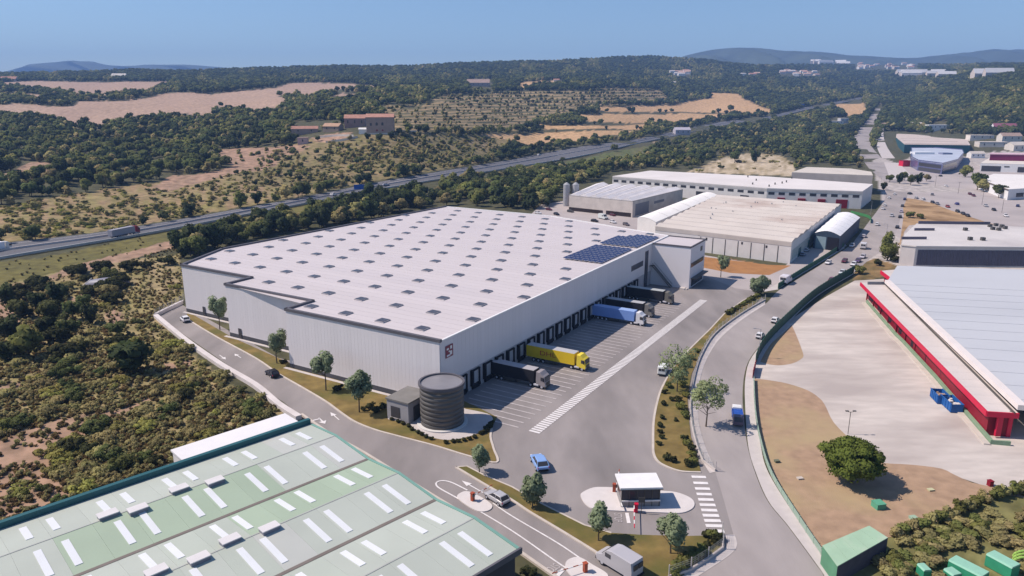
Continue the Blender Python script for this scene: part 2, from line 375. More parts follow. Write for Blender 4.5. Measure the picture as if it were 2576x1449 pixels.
for p in PLAIN_EARTH: paint(p, (.30, .135, .05), 20, (.36, .19, .08))
paint(tl(1932, 120.75, '1290,740 1330,560 1370,500 1420,500 1420,600 1300,760'), (.36, .27, .16))
paint([(2195, 405), (2215, 395), (2260, 415), (2290, 395), (2440, 395), (2470, 385), (2700, 380), (2700, 720), (2180, 690), (2150, 640), (2228, 540)], (.40, .36, .34))
paint(tl(1932, 483, '1300,600 1380,240 1360,150 1400,60 1500,70 1650,100 2000,230 2220,310 1540,320 1420,330 1360,380'), (.36, .23, .13), 9, (.20, .13, .05))
paint([(2147, 668), (2200, 650), (2262, 668), (2245, 690), (2180, 705), (2150, 705)], (.26, .16, .07), 10, (.13, .10, .04))
paint([(2180, 1360), (2282, 1340), (2510, 1240), (3200, 1230), (3200, 1700), (2100, 1700), (2110, 1440)], (.19, .175, .07), 14, (.13, .125, .045))
col[:, ny:] = col[:, ny - 1:ny]
me = bpy.data.meshes.new('terrain'); me.vertices.add(len(P)); me.vertices.foreach_set('co', P.astype(np.float32).ravel())
me.loops.add(quads.size); me.loops.foreach_set('vertex_index', quads.ravel().astype(np.int32)); me.polygons.add(len(quads))
me.polygons.foreach_set('loop_start', np.arange(0, quads.size, 4, dtype=np.int32))
at = me.color_attributes.new('ground', 'FLOAT_COLOR', 'POINT'); at.data.foreach_set('color', np.concatenate([col.reshape(-1, 3), np.ones((nx * ny2, 1))], 1).astype(np.float32).ravel())
me.update(); me.validate(); me.polygons.foreach_set('use_smooth', [True] * len(me.polygons))
def land_mat(name, fine=.35):
    m = mat(name, (.2, .2, .2), .98, 0); nt = m.node_tree; N = nt.nodes; L = nt.links; b = N['Principled BSDF']
    a = N.new('ShaderNodeAttribute'); a.attribute_name = 'ground'; tc = N.new('ShaderNodeTexCoord')
    h = N.new('ShaderNodeHueSaturation'); L.new(a.outputs['Color'], h.inputs['Color'])
    n = N.new('ShaderNodeTexNoise'); n.inputs['Scale'].default_value = .22; n.inputs['Detail'].default_value = 7; L.new(tc.outputs['Object'], n.inputs['Vector'])
    r = N.new('ShaderNodeMapRange'); r.inputs[1].default_value = .3; r.inputs[2].default_value = .7; r.inputs[3].default_value = 1 - fine; r.inputs[4].default_value = 1 + fine
    L.new(n.outputs[0], r.inputs[0]); L.new(r.outputs[0], h.inputs['Value']); L.new(h.outputs[0], b.inputs['Base Color'])
    return m
me.materials.append(land_mat('land'))
struct(put('terrain', me))
# blue mountains behind, on the right and far left
def range_sheet(name, pts, d0, base_y, c, depth=1.25):
    xs_ = np.arange(pts[0][0], pts[-1][0] + 1, 8.); ys_ = np.interp(xs_, [p[0] for p in pts], [p[1] for p in pts])
    ys_ = ys_ + (noise2(xs_, xs_ * 0, 20, 9) - .5) * 1.6; rows = 14; vs = []; cl = []
    for k in range(rows):
        f = k / (rows - 1)
        for x, y in zip(xs_, ys_):
            D = d0 * (1 + (depth - 1) * f); yy = base_y + (y - base_y) * (f ** .8)
            p = atd(x, yy, D); p.z += math.sin(x * .09 + k) * 14 * f * (1 - f) * 4; p.y += math.sin(x * .05 + k * .6) * 260 * (1 - f) * f * 4
            vs.append(p)
    for x, y in zip(xs_, ys_): p = atd(x, y, d0 * depth); vs.append((p.x * 1.2, p.y * 1.2, p.z * .3))
    n = len(xs_); mb = MB(); mb.faces(vs, [(k * n + i, k * n + i + 1, (k + 1) * n + i + 1, (k + 1) * n + i) for k in range(rows) for i in range(n - 1)])
    return struct(mb.build(name, mat('wooded_mountain', c, .95, .3, .004), smooth=True))
range_sheet('mountain_range', [(1500, 165), (1640, 154), (1700, 148), (1725, 140), (1760, 131), (1800, 124), (1860, 119), (1900, 120), (1960, 127), (2040, 130), (2080, 132), (2130, 138), (2200, 142), (2260, 146), (2310, 145), (2350, 140), (2400, 135), (2450, 130), (2500, 124), (2540, 126), (2576, 124), (2800, 128), (3000, 134)], 5300, 172, (.055, .07, .045))
range_sheet('mountain_range', [(-500, 165), (-300, 175), (0, 184), (40, 172), (90, 160), (180, 153), (230, 155), (270, 163), (310, 167), (380, 162), (480, 163), (540, 168), (600, 172), (660, 174), (800, 182), (1000, 186)], 7200, 196, (.06, .07, .06), 1.15)

# ------------------------------------------------------------------ site surfaces
LEFT_EDGE = [(398, 797), (644, 967), (714, 1012), (759, 1049), (784, 1067), (844, 1105), (919, 1142), (1056, 1227), (1194, 1312), (1300, 1385), (1350, 1419), (1400, 1452), (1470, 1500)]
sheet('site_road', LEFT_EDGE + [(1700, 1500), (1760, 1445), (1835, 1388), (1858, 1345), (1832, 1250), (1814, 1190), (1772, 1120), (1748, 1010), (1752, 930), (1800, 842), (1863, 797), (1925, 757), (1885, 715), (1840, 700), (1700, 640), (1600, 740), (1100, 1000), (700, 900), (455, 765)], asphalt)
ROADL = [(1700, 1520), (1752, 1446), (1838, 1391), (1852, 1362), (1845, 1344), (1800, 1190), (1775, 1150), (1755, 1085), (1750, 1017), (1755, 962), (1775, 905), (1812, 850), (1863, 806), (1925, 765), (1957, 732), (2007, 702), (2127, 626), (2157, 596), (2190, 552), (2207, 530), (2228, 495), (2226, 460), (2202, 438), (2184, 421), (2160, 385), (2148, 351), (2157, 328), (2182, 303), (2197, 279), (2207, 262)]
ROADR = [(2090, 1520), (2072, 1449), (2052, 1419), (1982, 1324), (1932, 1262), (1900, 1190), (1880, 1120), (1872, 1055), (1868, 1005), (1872, 945), (1888, 900), (1932, 848), (1994, 790), (2057, 740), (2147, 686), (2190, 650), (2232, 622), (2254, 583), (2270, 533), (2284, 483), (2276, 450), (2258, 428), (2232, 410), (2203, 382), (2189, 361), (2190, 336), (2204, 306), (2218, 284), (2224, 264)]
sheet('forecourt', [(2262, 600), (2215, 560), (2228, 455), (2180, 415), (2200, 400), (2260, 420), (2330, 425), (2400, 395), (2480, 400), (2640, 400), (2640, 575), (2480, 565), (2300, 560)], apron)
ribbon('public_road', ROADL, ROADR, asphalt_b, n=170, up='land')
ribbon('service_road', [(2240, 452), (2222, 405), (2206, 371), (2203, 340), (2212, 318)], [(2300, 448), (2262, 410), (2232, 371), (2222, 338), (2228, 318)], pave, n=34, up='land')
ribbon('side_road', [(2204, 262), (2220, 246), (2240, 233)], [(2222, 264), (2236, 248), (2262, 234)], asphalt_b, up=1.2, n=10)
sheet('factory_yard', [(1335, 540), (1360, 515), (1420, 505), (1500, 505), (1620, 545), (1660, 570), (1760, 640), (1930, 668), (1975, 668), (2060, 610), (2110, 595), (2130, 618), (2000, 697), (1957, 728), (1915, 735), (1850, 725), (1765, 690), (1600, 600), (1440, 560)], apron)
sheet('orange_verge', [(1762, 645), (1932, 666), (1990, 668), (1935, 692), (1840, 687), (1762, 672)], dirt_o)
sheet('concrete_yard', [(2150, 706), (2250, 700), (2310, 760), (2500, 1000), (2700, 1100), (2900, 1200), (2800, 1260), (2482, 1224), (2407, 1199), (2330, 1177), (2219, 1166), (2130, 1120), (2090, 1062), (2040, 1000), (1960, 965), (1902, 957), (1896, 925), (1910, 890), (1940, 850), (1994, 800), (2080, 745)], concrete)
sheet('brown_lawn', smooth([(1896, 952), (1932, 956), (1982, 965), (2032, 982), (2062, 1002), (2077, 1022), (2097, 1062), (2140, 1105), (2200, 1150), (2219, 1164), (2294, 1169), (2369, 1179), (2407, 1197), (2482, 1222), (2700, 1240)], 3) + [(2700, 1270), (2507, 1242), (2282, 1347), (2232, 1352), (2130, 1450), (2085, 1425), (2064, 1392), (2007, 1307), (1940, 1200), (1912, 1110), (1900, 1040)], dirt)
sheet('brown_lawn', smooth([(1992, 818), (2004, 845), (2019, 885), (2019, 900), (1994, 914), (1957, 919), (1925, 914), (1908, 908)], 3) + [(1918, 888), (1942, 862), (1970, 838)], dirt)
sheet('brown_verge', tl(1932, 483, '1320,560 1365,240 1360,150 1400,60 1500,75 1650,110 1800,170 2000,240 2220,310 2280,325 1540,322 1420,335 1370,400'), mat('verge_earth', (.37, .24, .13), .95, .2, .12, .4, 3, var2=((.20, .12, .055), .05, .48, .62)))
# pavements
ribbon('pavement', [(2150, 1500), (2118, 1449), (2066, 1392), (2007, 1307), (1932, 1187), (1912, 1110), (1898, 1020), (1898, 955), (1915, 905), (1945, 857), (2000, 795), (2060, 742), (2150, 688)],
       [(2090, 1500), (2074, 1449), (2054, 1419), (1984, 1324), (1934, 1262), (1902, 1190), (1882, 1120), (1874, 1005), (1876, 945), (1890, 900), (1934, 848), (1996, 788), (2057, 738), (2147, 684)], pave, n=70)
ribbon('pavement', [(1925, 757), (1863, 793), (1800, 840), (1768, 890), (1750, 935), (1738, 1000), (1738, 1055), (1752, 1117), (1770, 1165), (1786, 1190)],
       [(1925, 766), (1863, 807), (1812, 851), (1783, 893), (1766, 935), (1757, 985), (1757, 1055), (1772, 1117), (1790, 1160), (1803, 1186)], pave, n=50)
ribbon('pavement', [(1822, 1345), (1826, 1377), (1740, 1432), (1690, 1470)], [(1848, 1345), (1848, 1385), (1755, 1450), (1700, 1490)], pave, n=20)
sheet('kerbside_path', [(1957, 728), (2000, 700), (2125, 624), (2120, 617), (1995, 693), (1915, 735)], pave)
# markings
mk = MB()
def bar(p, q, w, mb=mk, z=None):
    z = .004 * LVL[0] + .005 if z is None else z
    p = Vector((p.x, p.y, z)); q = Vector((q.x, q.y, z)); d = (q - p).normalized(); n = Vector((-d.y, d.x, 0)) * w / 2
    mb.poly((p - n, q - n, q + n, p + n)); return mb
LVL[0] += 1
wk = MB()
for i in range(118):
    a = -.1 + i * .94; bar(AB(a, -21.1), AB(a, -23.45), .62, wk)
struct(wk.build('walkway_marking', whitep))
by = MB()
for i in range(46):
    a = -.1 + i * 2.3; bar(AB(a, -2.2), AB(a, -18.5 if i % 2 else -18.7), .34, by)
struct(by.build('bay_marking', fadedp))
zb = MB()
for i in range(11):
    f = i / 10; l = Vector((1740, 1200)).lerp(Vector((1779, 1336)), f ** .95); r = Vector((1776, 1201)).lerp(Vector((1822, 1337)), f ** .95)
    bar(V(l.x, l.y), V(r.x, r.y), .78, zb)
struct(zb.build('crosswalk_marking', whitep))
ln = MB()
def line(pts, w, mb, n=5):
    q = [V(*p) for p in smooth(pts, n)]
    for a, b in zip(q, q[1:]): bar(a, b + (b - a) * .02, w, mb)
line([(1176, 1234), (1140, 1216), (1118, 1210), (1102, 1212), (1097, 1219), (1106, 1229), (1140, 1248), (1180, 1270)], .28, ln)
line([(1178, 1270), (1288, 1336), (1400, 1414), (1450, 1446)], .25, ln)
line([(1240, 1266), (1288, 1299), (1400, 1365), (1458, 1404)], .25, ln)
bar(V(1418, 1432), V(1400, 1452), .55, ln); bar(V(1577, 1291), V(1582, 1317), .55, ln)
struct(ln.build('lane_marking', whitep))
def glyphs(name, word, origin, xdir, ydir, size):
    cu = bpy.data.curves.new(name, 'FONT'); cu.body = word; cu.size = 1; cu.align_x = 'CENTER'; cu.align_y = 'CENTER'
    tmp = bpy.data.objects.new(name, cu); COL.objects.link(tmp); dg = bpy.context.evaluated_depsgraph_get()
    me = bpy.data.meshes.new_from_object(tmp.evaluated_get(dg)); bpy.data.objects.remove(tmp)
    x = Vector(xdir).normalized() * size[0]; y = Vector(ydir).normalized() * size[1]; o = Vector(origin)
    for v in me.vertices: v.co = o + x * v.co.x + y * v.co.y
    return me
def ground_word(word, c, up, size):
    z = .004 * LVL[0] + .007; o = V(*c, z); y = V(*up, z) - o; x = Vector((y.y, -y.x, 0))
    me = glyphs('stop_marking', word, o, x, y, size); me.materials.clear(); me.materials.append(fadedp); struct(put('stop_marking', me))
ground_word('STOP', (1554, 1302), (1590, 1304), (1.0, 1.7)); ground_word('STOP', (1387, 1430), (1420, 1450), (1.0, 1.8))
def arrow(tip, tail, w=.22, turn=0):
    z = .004 * LVL[0] + .007; a = V(*tip, z); b = V(*tail, z); d = (a - b).normalized(); n = Vector((-d.y, d.x, 0)); mb = MB()
    h = min((a - b).length * .42, 1.9)
    mb.poly((a, a - d * h + n * w * 2.6, a - d * h - n * w * 2.6)); mb.poly((b - n * w / 2, a - d * h - n * w / 2, a - d * h + n * w / 2, b + n * w / 2))
    if turn: c = b + d * .3; mb.poly((c, c + d * .4, c + d * .4 + n * turn * 1.6, c + n * turn * 1.6))
    struct(mb.build('arrow_marking', whitep))
arrow((831, 1037), (853, 1056)); arrow((818, 1066), (802, 1051), .3, -1); arrow((1162, 1209), (1215, 1239)); arrow((590, 890), (606, 900)); arrow((568, 904), (552, 893), .22)
ctr = MB()
for i in range(9):
    f = i / 9; p = Vector((440, 805)).lerp(Vector((1050, 1165)), f); q = Vector((440, 805)).lerp(Vector((1050, 1165)), f + .04); bar(V(*p), V(*q), .1, ctr)
# raised planting beds with kerbs
def bed(name, pts, kerbpts, h=.12, m=grass_d):
    P = W(pts); mb = MB(); mb.prism(P, 0, h); o = struct(mb.build(name, m))
    if kerbpts:
        kb = MB(); strip(kb, W(smooth(kerbpts, 5)), .42, h + .03); struct(kb.build('kerb', kerbm))
    return o
BED1 = [(470, 795), (475, 805), (545, 848), (644, 902), (701, 941), (760, 975), (819, 1010), (860, 1040), (894, 1062), (944, 1082), (1006, 1099), (1094, 1122), (1176, 1147), (1249, 1164), (1242, 1130), (1234, 1100), (1238, 1075), (1250, 1050), (1190, 1020), (1110, 985), (992, 1000), (730, 915), (585, 850), (470, 783)]
bed('lawn', BED1, BED1[:17])
BED2 = [(1147, 1176), (1219, 1219), (1288, 1259), (1333, 1289), (1420, 1341), (1513, 1399), (1590, 1452), (1660, 1500), (1705, 1455), (1820, 1380), (1815, 1346), (1778, 1349), (1723, 1350), (1613, 1347), (1538, 1342), (1470, 1322), (1408, 1291), (1350, 1262), (1288, 1226), (1219, 1197), (1175, 1174)]
bed('lawn', BED2, BED2[:7]); kb = MB(); strip(kb, W(BED2[14:] + BED2[:1]), .3, .15); struct(kb.build('kerb', kerbm))
BED3 = smooth([(1672, 962), (1658, 995), (1645, 1055), (1643, 1117), (1645, 1144), (1658, 1164), (1688, 1179), (1718, 1187), (1763, 1189)], 4) + [(1752, 1140), (1738, 1100), (1732, 1050), (1729, 1000), (1740, 940), (1768, 880), (1800, 842), (1845, 803), (1905, 760), (1918, 745), (1905, 738), (1868, 757), (1822, 790), (1785, 830), (1752, 862), (1722, 892), (1690, 930)]
bed('lawn', BED3, BED3[:33])
kb = MB(); strip(kb, W([(1672, 962), (1690, 930), (1722, 892), (1752, 862), (1785, 830), (1822, 790), (1868, 757), (1905, 738)]), .35, .15); struct(kb.build('kerb', kerbm))
PAD = smooth([(976, 1056), (1020, 1066), (1054, 1087), (1081, 1100), (1119, 1108), (1156, 1105), (1201, 1092), (1232, 1070), (1240, 1056), (1226, 1042), (1171, 1030)], 4) + [(1090, 990), (975, 1040)]
bed('concrete_pad', PAD, None, .15, pave)
pth = MB(); strip(pth, [AB(-.9, b) for b in np.linspace(-.3, 45.6, 20)], .9, .16); strip(pth, [AB(7.5, b) for b in np.linspace(45.6, 77.9, 10)], .9, .16); strip(pth, [AB(16.1, b) for b in np.linspace(77.9, 108, 10)], .9, .16)
struct(pth.build('facade_path', pave))
def island(name, pts, h=.16):
    mb = MB(); mb.prism(W(smooth(pts, 6, True)), 0, h); return struct(mb.build(name, mat('island_concrete', (.60, .56, .55), .9, .05, .6)))
island('booth_island', [(1461, 1250), (1466, 1240), (1490, 1229), (1515, 1227), (1560, 1229), (1660, 1236), (1700, 1240), (1733, 1252), (1747, 1267), (1740, 1282), (1712, 1292), (1660, 1291), (1560, 1287), (1500, 1283), (1475, 1272)])
island('lane_island', [(1150, 1252), (1160, 1241), (1178, 1238), (1210, 1252), (1236, 1270), (1236, 1281), (1222, 1288), (1200, 1287), (1170, 1270)])
island('lane_island', [(1423, 1418), (1435, 1407), (1458, 1404), (1490, 1422), (1530, 1450), (1500, 1475), (1450, 1460), (1425, 1436)])
# the white retaining wall along the left of the site road, and the channel beside it
rw = MB(); strip(rw, W(smooth([(392, 798), (470, 862), (560, 925), (644, 975), (700, 1022), (752, 1056)], 4)), 1.3, .9); strip(rw, W([(391, 797), (420, 782), (458, 764)]), .8, 1.0)
tag(rw.build('retaining_wall', mat('wall_concrete', (.60, .55, .54), .9, .08, .3)), 'long pale concrete retaining wall between site road and scrubland', 'wall')
rw = MB(); strip(rw, W(smooth([(759, 1044), (784, 1062), (844, 1102), (919, 1143), (1056, 1229), (1194, 1314), (1300, 1386), (1350, 1421), (1420, 1470)], 4)), .5, .35); struct(rw.build('kerb', kerbm))
# highway
HU = [(-120, 640), (0, 615), (272, 583), (644, 519), (829, 484), (969, 456), (1264, 406), (1288, 402), (1438, 373), (1600, 351), (1700, 330), (1813, 307), (1932, 293), (2032, 269), (2172, 244)]
HL = [(-120, 680), (0, 653), (375, 590), (644, 538), (844, 500), (906, 486), (1288, 423), (1463, 393), (1598, 363), (1710, 340), (1820, 316), (1932, 300), (2032, 276), (2172, 249)]
hw, HA, HB_ = ribbon('highway', HU, HL, asphalt_h, up=.35, n=150)
hs = MB(); hk = MB(); hb = MB()
for i in range(149):
    for t in (.12, .49, .53, .92):
        a = HA[i].lerp(HB_[i], t); b = HA[i + 1].lerp(HB_[i + 1], t); n = (HB_[i] - HA[i]).normalized() * .1
        for p in (a, b): p.z += .05
        hs.poly((a - n, b - n, b + n, a + n))
    for f, o in ((1.03, 1.0), (.51, .8)):
        a = HA[i].lerp(HB_[i], f); b = HA[i + 1].lerp(HB_[i + 1], f); n = (HB_[i] - HA[i]).normalized() * .3
        (hb if f > 1 else hk).faces([a - n, b - n, b + n, a + n, a - n + Vector((0, 0, o)), b - n + Vector((0, 0, o)), b + n + Vector((0, 0, o)), a + n + Vector((0, 0, o))], [(0, 1, 5, 4), (3, 7, 6, 2), (4, 5, 6, 7)])
struct(hs.build('highway_marking', whitep))
tag(hk.build('median_barrier', pave), 'low concrete barrier down the middle of the highway', 'barrier')
tag(hb.build('crash_barrier', mat('galvanised_rail', (.42, .43, .43), .5, .06, .3)), 'grey metal crash barrier along the near edge of the highway', 'barrier')
# ------------------------------------------------------------------ the big silver warehouse
def onfacade(x, y, b0=0.0):
    d = Vector(raydir(x, y)); o = Vector((0, 0, CH)); t = ((ORG - o).dot(BX) + b0) / d.dot(BX); p = o + d * t
    return (p - ORG).dot(AX), p.z
WH = thing('warehouse', 'huge silver grey logistics warehouse with pale skylight dotted roof and solar panels', 'warehouse', ORG, R(90) - PHI)
# local frame of the warehouse: x runs along a, y along b
STEP1, STEP2, B1, B2, B3 = 8.4, 17.0, 44.5, 76.8, 107.6
def bmax(a): return B1 if a < STEP1 - 1e-6 else B2 if a < STEP2 - 1e-6 else B3 + (a - STEP2) / 22 * 10 if a < 39 else 117.6 - (a - 39) / 119 * 4.6
def bmin(a): return 0.0 if a <= 138 else (a - 138) / 20 * 62 if a < 158 else 62
OUT = [(0, 0), (138, 0), (157, 58), (157, 113), (39, 117.6), (STEP2, B3), (STEP2, B2), (STEP1, B2), (STEP1, B1), (0, B1)]
RZ = 14.30
core = MB(); ins = [(.15, .15), (137.9, .15), (156.8, 58), (156.8, 112.8), (39, 117.4), (STEP2 + .15, B3 - .1), (STEP2 + .15, B2 - .15), (STEP1 + .15, B2 - .15), (STEP1 + .15, B1 - .15), (.15, B1 - .15)]
core.prism(ins, 0, RZ - .06); core.build('wall', clad, WH)
pan = MB().box(0, .982, -.14, 0, 1.15, H - .04).data('wall_panel', clad)
def panels(p, q, step=1.0, data=None, z=0, w0=.97):   # upright cladding panels from p to q, outside to the right
    p = Vector((*p, z)); q = Vector((*q, z)); L = (q - p).length; n = max(1, round(L / step)); ang = math.atan2((q - p).y, (q - p).x)
    for i in range(n):
        o = put('wall_panel', data or pan, WH, p + (q - p) * (i / n), ang, (L / n / step, 1, 1))
panels((0, B1), (0, 0)); panels((STEP1, B2), (STEP1, B1)); panels((STEP2, B3), (STEP2, B2)); panels((0, B1), (STEP1, B1)) if 0 else None
pan2 = MB().box(0, 1.485, -.14, 0, 4.9, H - .04).data('wall_panel', clad); panels((0, 0), (138, 0), 1.5, pan2)
pan3 = MB().box(0, 1.97, -.14, 0, 0, H - .04).data('wall_panel', clad); panels((39, 117.6), (STEP2, B3), 2.0, pan3)
pl = MB()
for p, q in (((0, B1), (0, 0)), ((STEP1, B2), (STEP1, B1)), ((STEP2, B3), (STEP2, B2))): strip(pl, [p, q], .34, 1.15, 0, 0)
pl.build('plinth', plinth, WH)
band = MB(); band.box(.1, 137.9, -.06, .1, 0, 4.9); band.build('dock_wall', mat('dock_wall_panel', (.40, .39, .42), .6, .05, .2), WH)
# roof sheets, one for each 2.77 m strip, seams between
a = .35; k = 0
while a < 156.5:
    a1 = min(a + 2.74, 156.6)
    for lo in (STEP1, STEP2, 39.0, 138.0):
        if a < lo < a1: a1 = lo if a1 - lo > .3 and lo - a > .3 else a1
    e = .02; b00, b01, b10, b11 = bmin(a) + .02, bmin(a1) + .02, bmax(a + e) - .3, bmax(a1 - e) - .3
    mb = MB(); lo4 = [(a, b00), (a1 - .07, b01), (a1 - .07, b11), (a, b10)]
    mb.faces([(x, y, z) for z in (RZ - .05, RZ + .02) for x, y in lo4], [(4, 5, 6, 7), (0, 1, 5, 4), (1, 2, 6, 5), (3, 0, 4, 7), (2, 3, 7, 6)]); mb.build('roof_panel', roofw, WH); a = a1
cp = MB()
for p, q in (((0, 0), (0, B1)), ((0, B1), (STEP1, B1)), ((STEP1, B1), (STEP1, B2)), ((STEP1, B2), (STEP2, B2)), ((STEP2, B2), (STEP2, B3)), ((STEP2, B3), (39, 117.6)), ((39, 117.6), (157, 113))):
    d = (Vector(q) - Vector(p)).normalized(); strip(cp, [Vector(p) - d * .3, Vector(q) + d * .3], .75, .62, RZ - .1, 0, -.02)
cp.build('coping', clad_d, WH)
wc = MB(); strip(wc, [(-.2, -.05), (138.1, -.05), (157.1, 58), (157.1, 113)], .5, .3, RZ - .02); wc.build('roof_trim', white_m, WH)
# skylights
sk_c = MB().box(-1.25, 1.25, -1.25, 1.25, 0, .28).data('skylight', mat('skylight_kerb', (.40, .38, .40), .7, .05, 1)); sk_p = MB()
for i in range(2): sk_p.box(-1.12, 1.12, -1.12 + i * 1.13, -.02 + i * 1.13, .28, .34)
sk_p = sk_p.data('pane', glass_s)
SOLAR = [(83, 108, 1.6, 14.6), (110.8, 135, 1.4, 14.8)]
for k in range(14):
    a = 4.9 + 11.06 * k; b = (8.3 if k % 2 == 0 else 2.75) - .12 * k
    while b < 118:
        if 0 <= k and b > bmin(a) + 1.6 and b < bmax(a) - 2.2 and b < bmax(a + 1.5) - 2 and not any(s[0] - 1.5 < a < s[1] + 1.5 and b < s[3] + 1 for s in SOLAR):
            o = put('skylight', sk_c, WH, (a, b, RZ + .02)); put('pane', sk_p, o)
        b += 11.05
# dock doors
dd = MB().box(0, 2.6, -.12, -.06, 1.15, 4.2)
for i in range(1, 5): dd.box(0, 2.6, -.14, -.12, 1.15 + i * .6 - .03, 1.15 + i * .6)
dd = dd.data('dock_door', mat('dock_door_paint', (.42, .42, .45), .6, .05, 1))
ds = MB().box(-.62, -.02, -.75, -.06, .9, 4.6).box(2.62, 2.82, -.5, -.06, .9, 4.45).box(-.62, 2.82, -.55, -.06, 4.24, 4.5).box(-.1, 2.7, -.35, -.06, .0, 1.1).data('dock_shelter', rubber)
bp = MB().box(-.05, .3, -.7, -.36, .5, 1.1).box(2.3, 2.65, -.7, -.36, .5, 1.1).data('dock_bumper', rubber)
for i in range(21):
    a = 6.2 + 5.0 * i
    o = put('dock_door', dd, WH, (a, 0, 0)); put('dock_shelter', ds, o); put('dock_bumper', bp, o)
# number sign at the corner, ribbon window, emergency doors
sa, sz = onfacade(1117.5, 900); sb_, sz2 = onfacade(1136, 873)
def face_y(mb, x0, x1, z0, z1, y, t=.06): return mb.box(x0, x1, y - t, y, z0, z1)
sg = face_y(MB(), sa + .2, sa + 2.75, sz - .2, sz + 2.4, -.2, .1).build('dock_sign', mat('sign_maroon', (.24, .06, .08), .6, .05, 1), WH)
gl = MB()
for x, z, w, h in ((.5, .35, 1.2, .35), (.5, 1.75, .75, .4), (1.6, .5, .75, .85), (1.75, 1.75, .6, .7), (1.15, 1.2, .5, .3)): face_y(gl, sa + x, sa + x + w, sz - .3 + z, sz - .3 + z + h, -.305, .03)
gl.build('sign_mark', white_m, sg)
wa, wz = onfacade(1587, 681); wa2, wz2 = onfacade(1616, 666)
o = face_y(MB(), wa, wa2, wz - .3, wz + 1.5, -.16, .08).build('window', glassd, WH)
def fdoor(bc, a0): return MB().box(a0 - .32, a0 - .18, bc - .55, bc + .55, .3, 2.9).build('emergency_door', glassd, WH)
fdoor(81.5, STEP2); fdoor(99, STEP2); fdoor(72.5, STEP1)
# external steel stair in the corner by the office
st = MB()
for i in range(20): st.box(119.6, 121.4, -1.6 - i * .32, -1.3 - i * .32, 6.8 - i * .33, 6.86 - i * .33)
for x in (119.5, 121.4): st.tube((x, -1.2, 6.9), (x, -8.0, .1), .09); st.tube((x, -1.2, 7.9), (x, -8.0, 1.1), .05)
st.box(119.4, 121.5, -1.4, -.1, 6.8, 6.9); st.build('stair', steel_d, WH)
rec = MB().box(115.2, 118.2, -.22, -.14, 0, 12.6).build('recess_shade_panel', glassd, WH)  # flat dark panel painting the shadow of the recess beside the office
# office block
OF = MB().box(121.7, 138.2, -13.7, .1, 0, 14.2).build('office_block', mat('office_cladding', (.70, .66, .68), .6, .03, .1), WH)
op = MB().box(122.0, 137.9, -13.4, 0, 14.15, 14.25).build('office_roof', roofw, OF)
oc = MB()
for x0, x1, y0, y1 in ((121.55, 121.95, -13.8, .2), (138, 138.3, -13.8, .2), (121.55, 138.3, -13.85, -13.5)): oc.box(x0, x1, y0, y1, 14.1, 14.62)
oc.build('coping', clad_d, OF)
for z0, z1, x0, x1 in ((7.2, 8.7, 122.6, 136.8), (.4, 3.0, 124, 137)):
    MB().box(x0, x1, -13.8, -13.68, z0, z1).build('window', glassd, OF)
    if z0 < 1: MB().box(123.4, 137.6, -15.6, -13.7, 3.1, 3.4).build('entrance_canopy', steel_d, OF)
MB().box(132.6, 134.6, -13.82, -13.7, 11.2, 12.8).build('wall_sign', steel_d, OF)
MB().box(119.6, 121.6, -12.9, -11.2, 0, .5).box(119.9, 121.6, -13.6, -12.9, 0, .3).build('step', pave, OF)
# solar arrays
for (a0, a1, b0, b1), lb in zip(SOLAR, ('near', 'far')):
    S = thing('solar_array', {'near': 'longer dark blue solar panel array on white roof nearer the loading bays', 'far': 'farther dark blue solar panel array on the roof corner beside the office block'}[lb], 'solar panels', WH.matrix_basis @ Vector((a0, b0, RZ)) if 0 else AB(a0, b0, RZ + .02), R(90) - PHI, 'roof solar arrays')
    cells = MB().box(.04, 2.6, -.79, .79, .0, .05, 0).data('solar_panel', solarm); fr = MB()
    nb = 8; na = int((a1 - a0) / 2.75); pw = (b1 - b0) / nb
    for x0, x1, y0, y1 in ((0, 2.66, -.81, -.79), (0, 2.66, .79, .81), (0, .04, -.79, .79), (2.6, 2.66, -.79, .79)): fr.box(x0, x1, y0, y1, -.01, .07)
    fr = fr.data('frame', alum); lg = MB().tube((.3, .6, -.3), (.3, .6, 0), .04, n=5).tube((2.2, .6, -.3), (2.2, .6, 0), .04, n=5).data('leg', alum)
    for i in range(na):
        for j in range(nb):
            if lb == 'far' and i > na - 3 and j > 3 + (na - i): continue
            o = put('solar_panel', cells, S, (i * 2.75, (j + .5) * pw, .42)); o.rotation_euler = (R(9), 0, 0); put('frame', fr, o); put('leg', lg, o)

# ------------------------------------------------------------------ tank, pump house
TC = Vector((-13.75, 131.2, 0)); TR = 4.25; TH_ = 8.7
TK = thing('water_tank', 'dark grey cylindrical steel water tank with ribbed rings on round concrete base', 'tank', TC)
MB().tube((0, 0, .1), (0, 0, TH_ - .3), TR - .06, n=72).build('tank_shell', tankm, TK, True)
for i in range(9):
    z = .35 + i * .92; r = MB(); ring = []
    for zz, rr in ((z, TR - .08), (z + .08, TR + .06), (z + .62, TR + .06), (z + .76, TR - .08)): ring.append([(math.cos(t) * rr, math.sin(t) * rr, zz) for t in (2 * math.pi * q / 72 for q in range(72))])
    r.loft(ring, 0, False); r.build('shell_ring', tankm, TK, True)
rim = MB(); rim.loft([[(math.cos(t) * rr, math.sin(t) * rr, zz) for t in (2 * math.pi * q / 72 for q in range(72))] for rr, zz in ((TR + .05, TH_ - .55), (TR + .28, TH_ - .45), (TR + .28, TH_ + .12), (TR - .12, TH_ + .12), (TR - .12, TH_ - .3))], 0, False)
rim.build('rim', clad_d, TK)
MB().tube((0, 0, TH_ - .3), (0, 0, TH_ - .18), TR - .14, n=72).build('lid', mat('tank_lid', (.30, .29, .31), .35, .1, .3, metal=.3), TK)
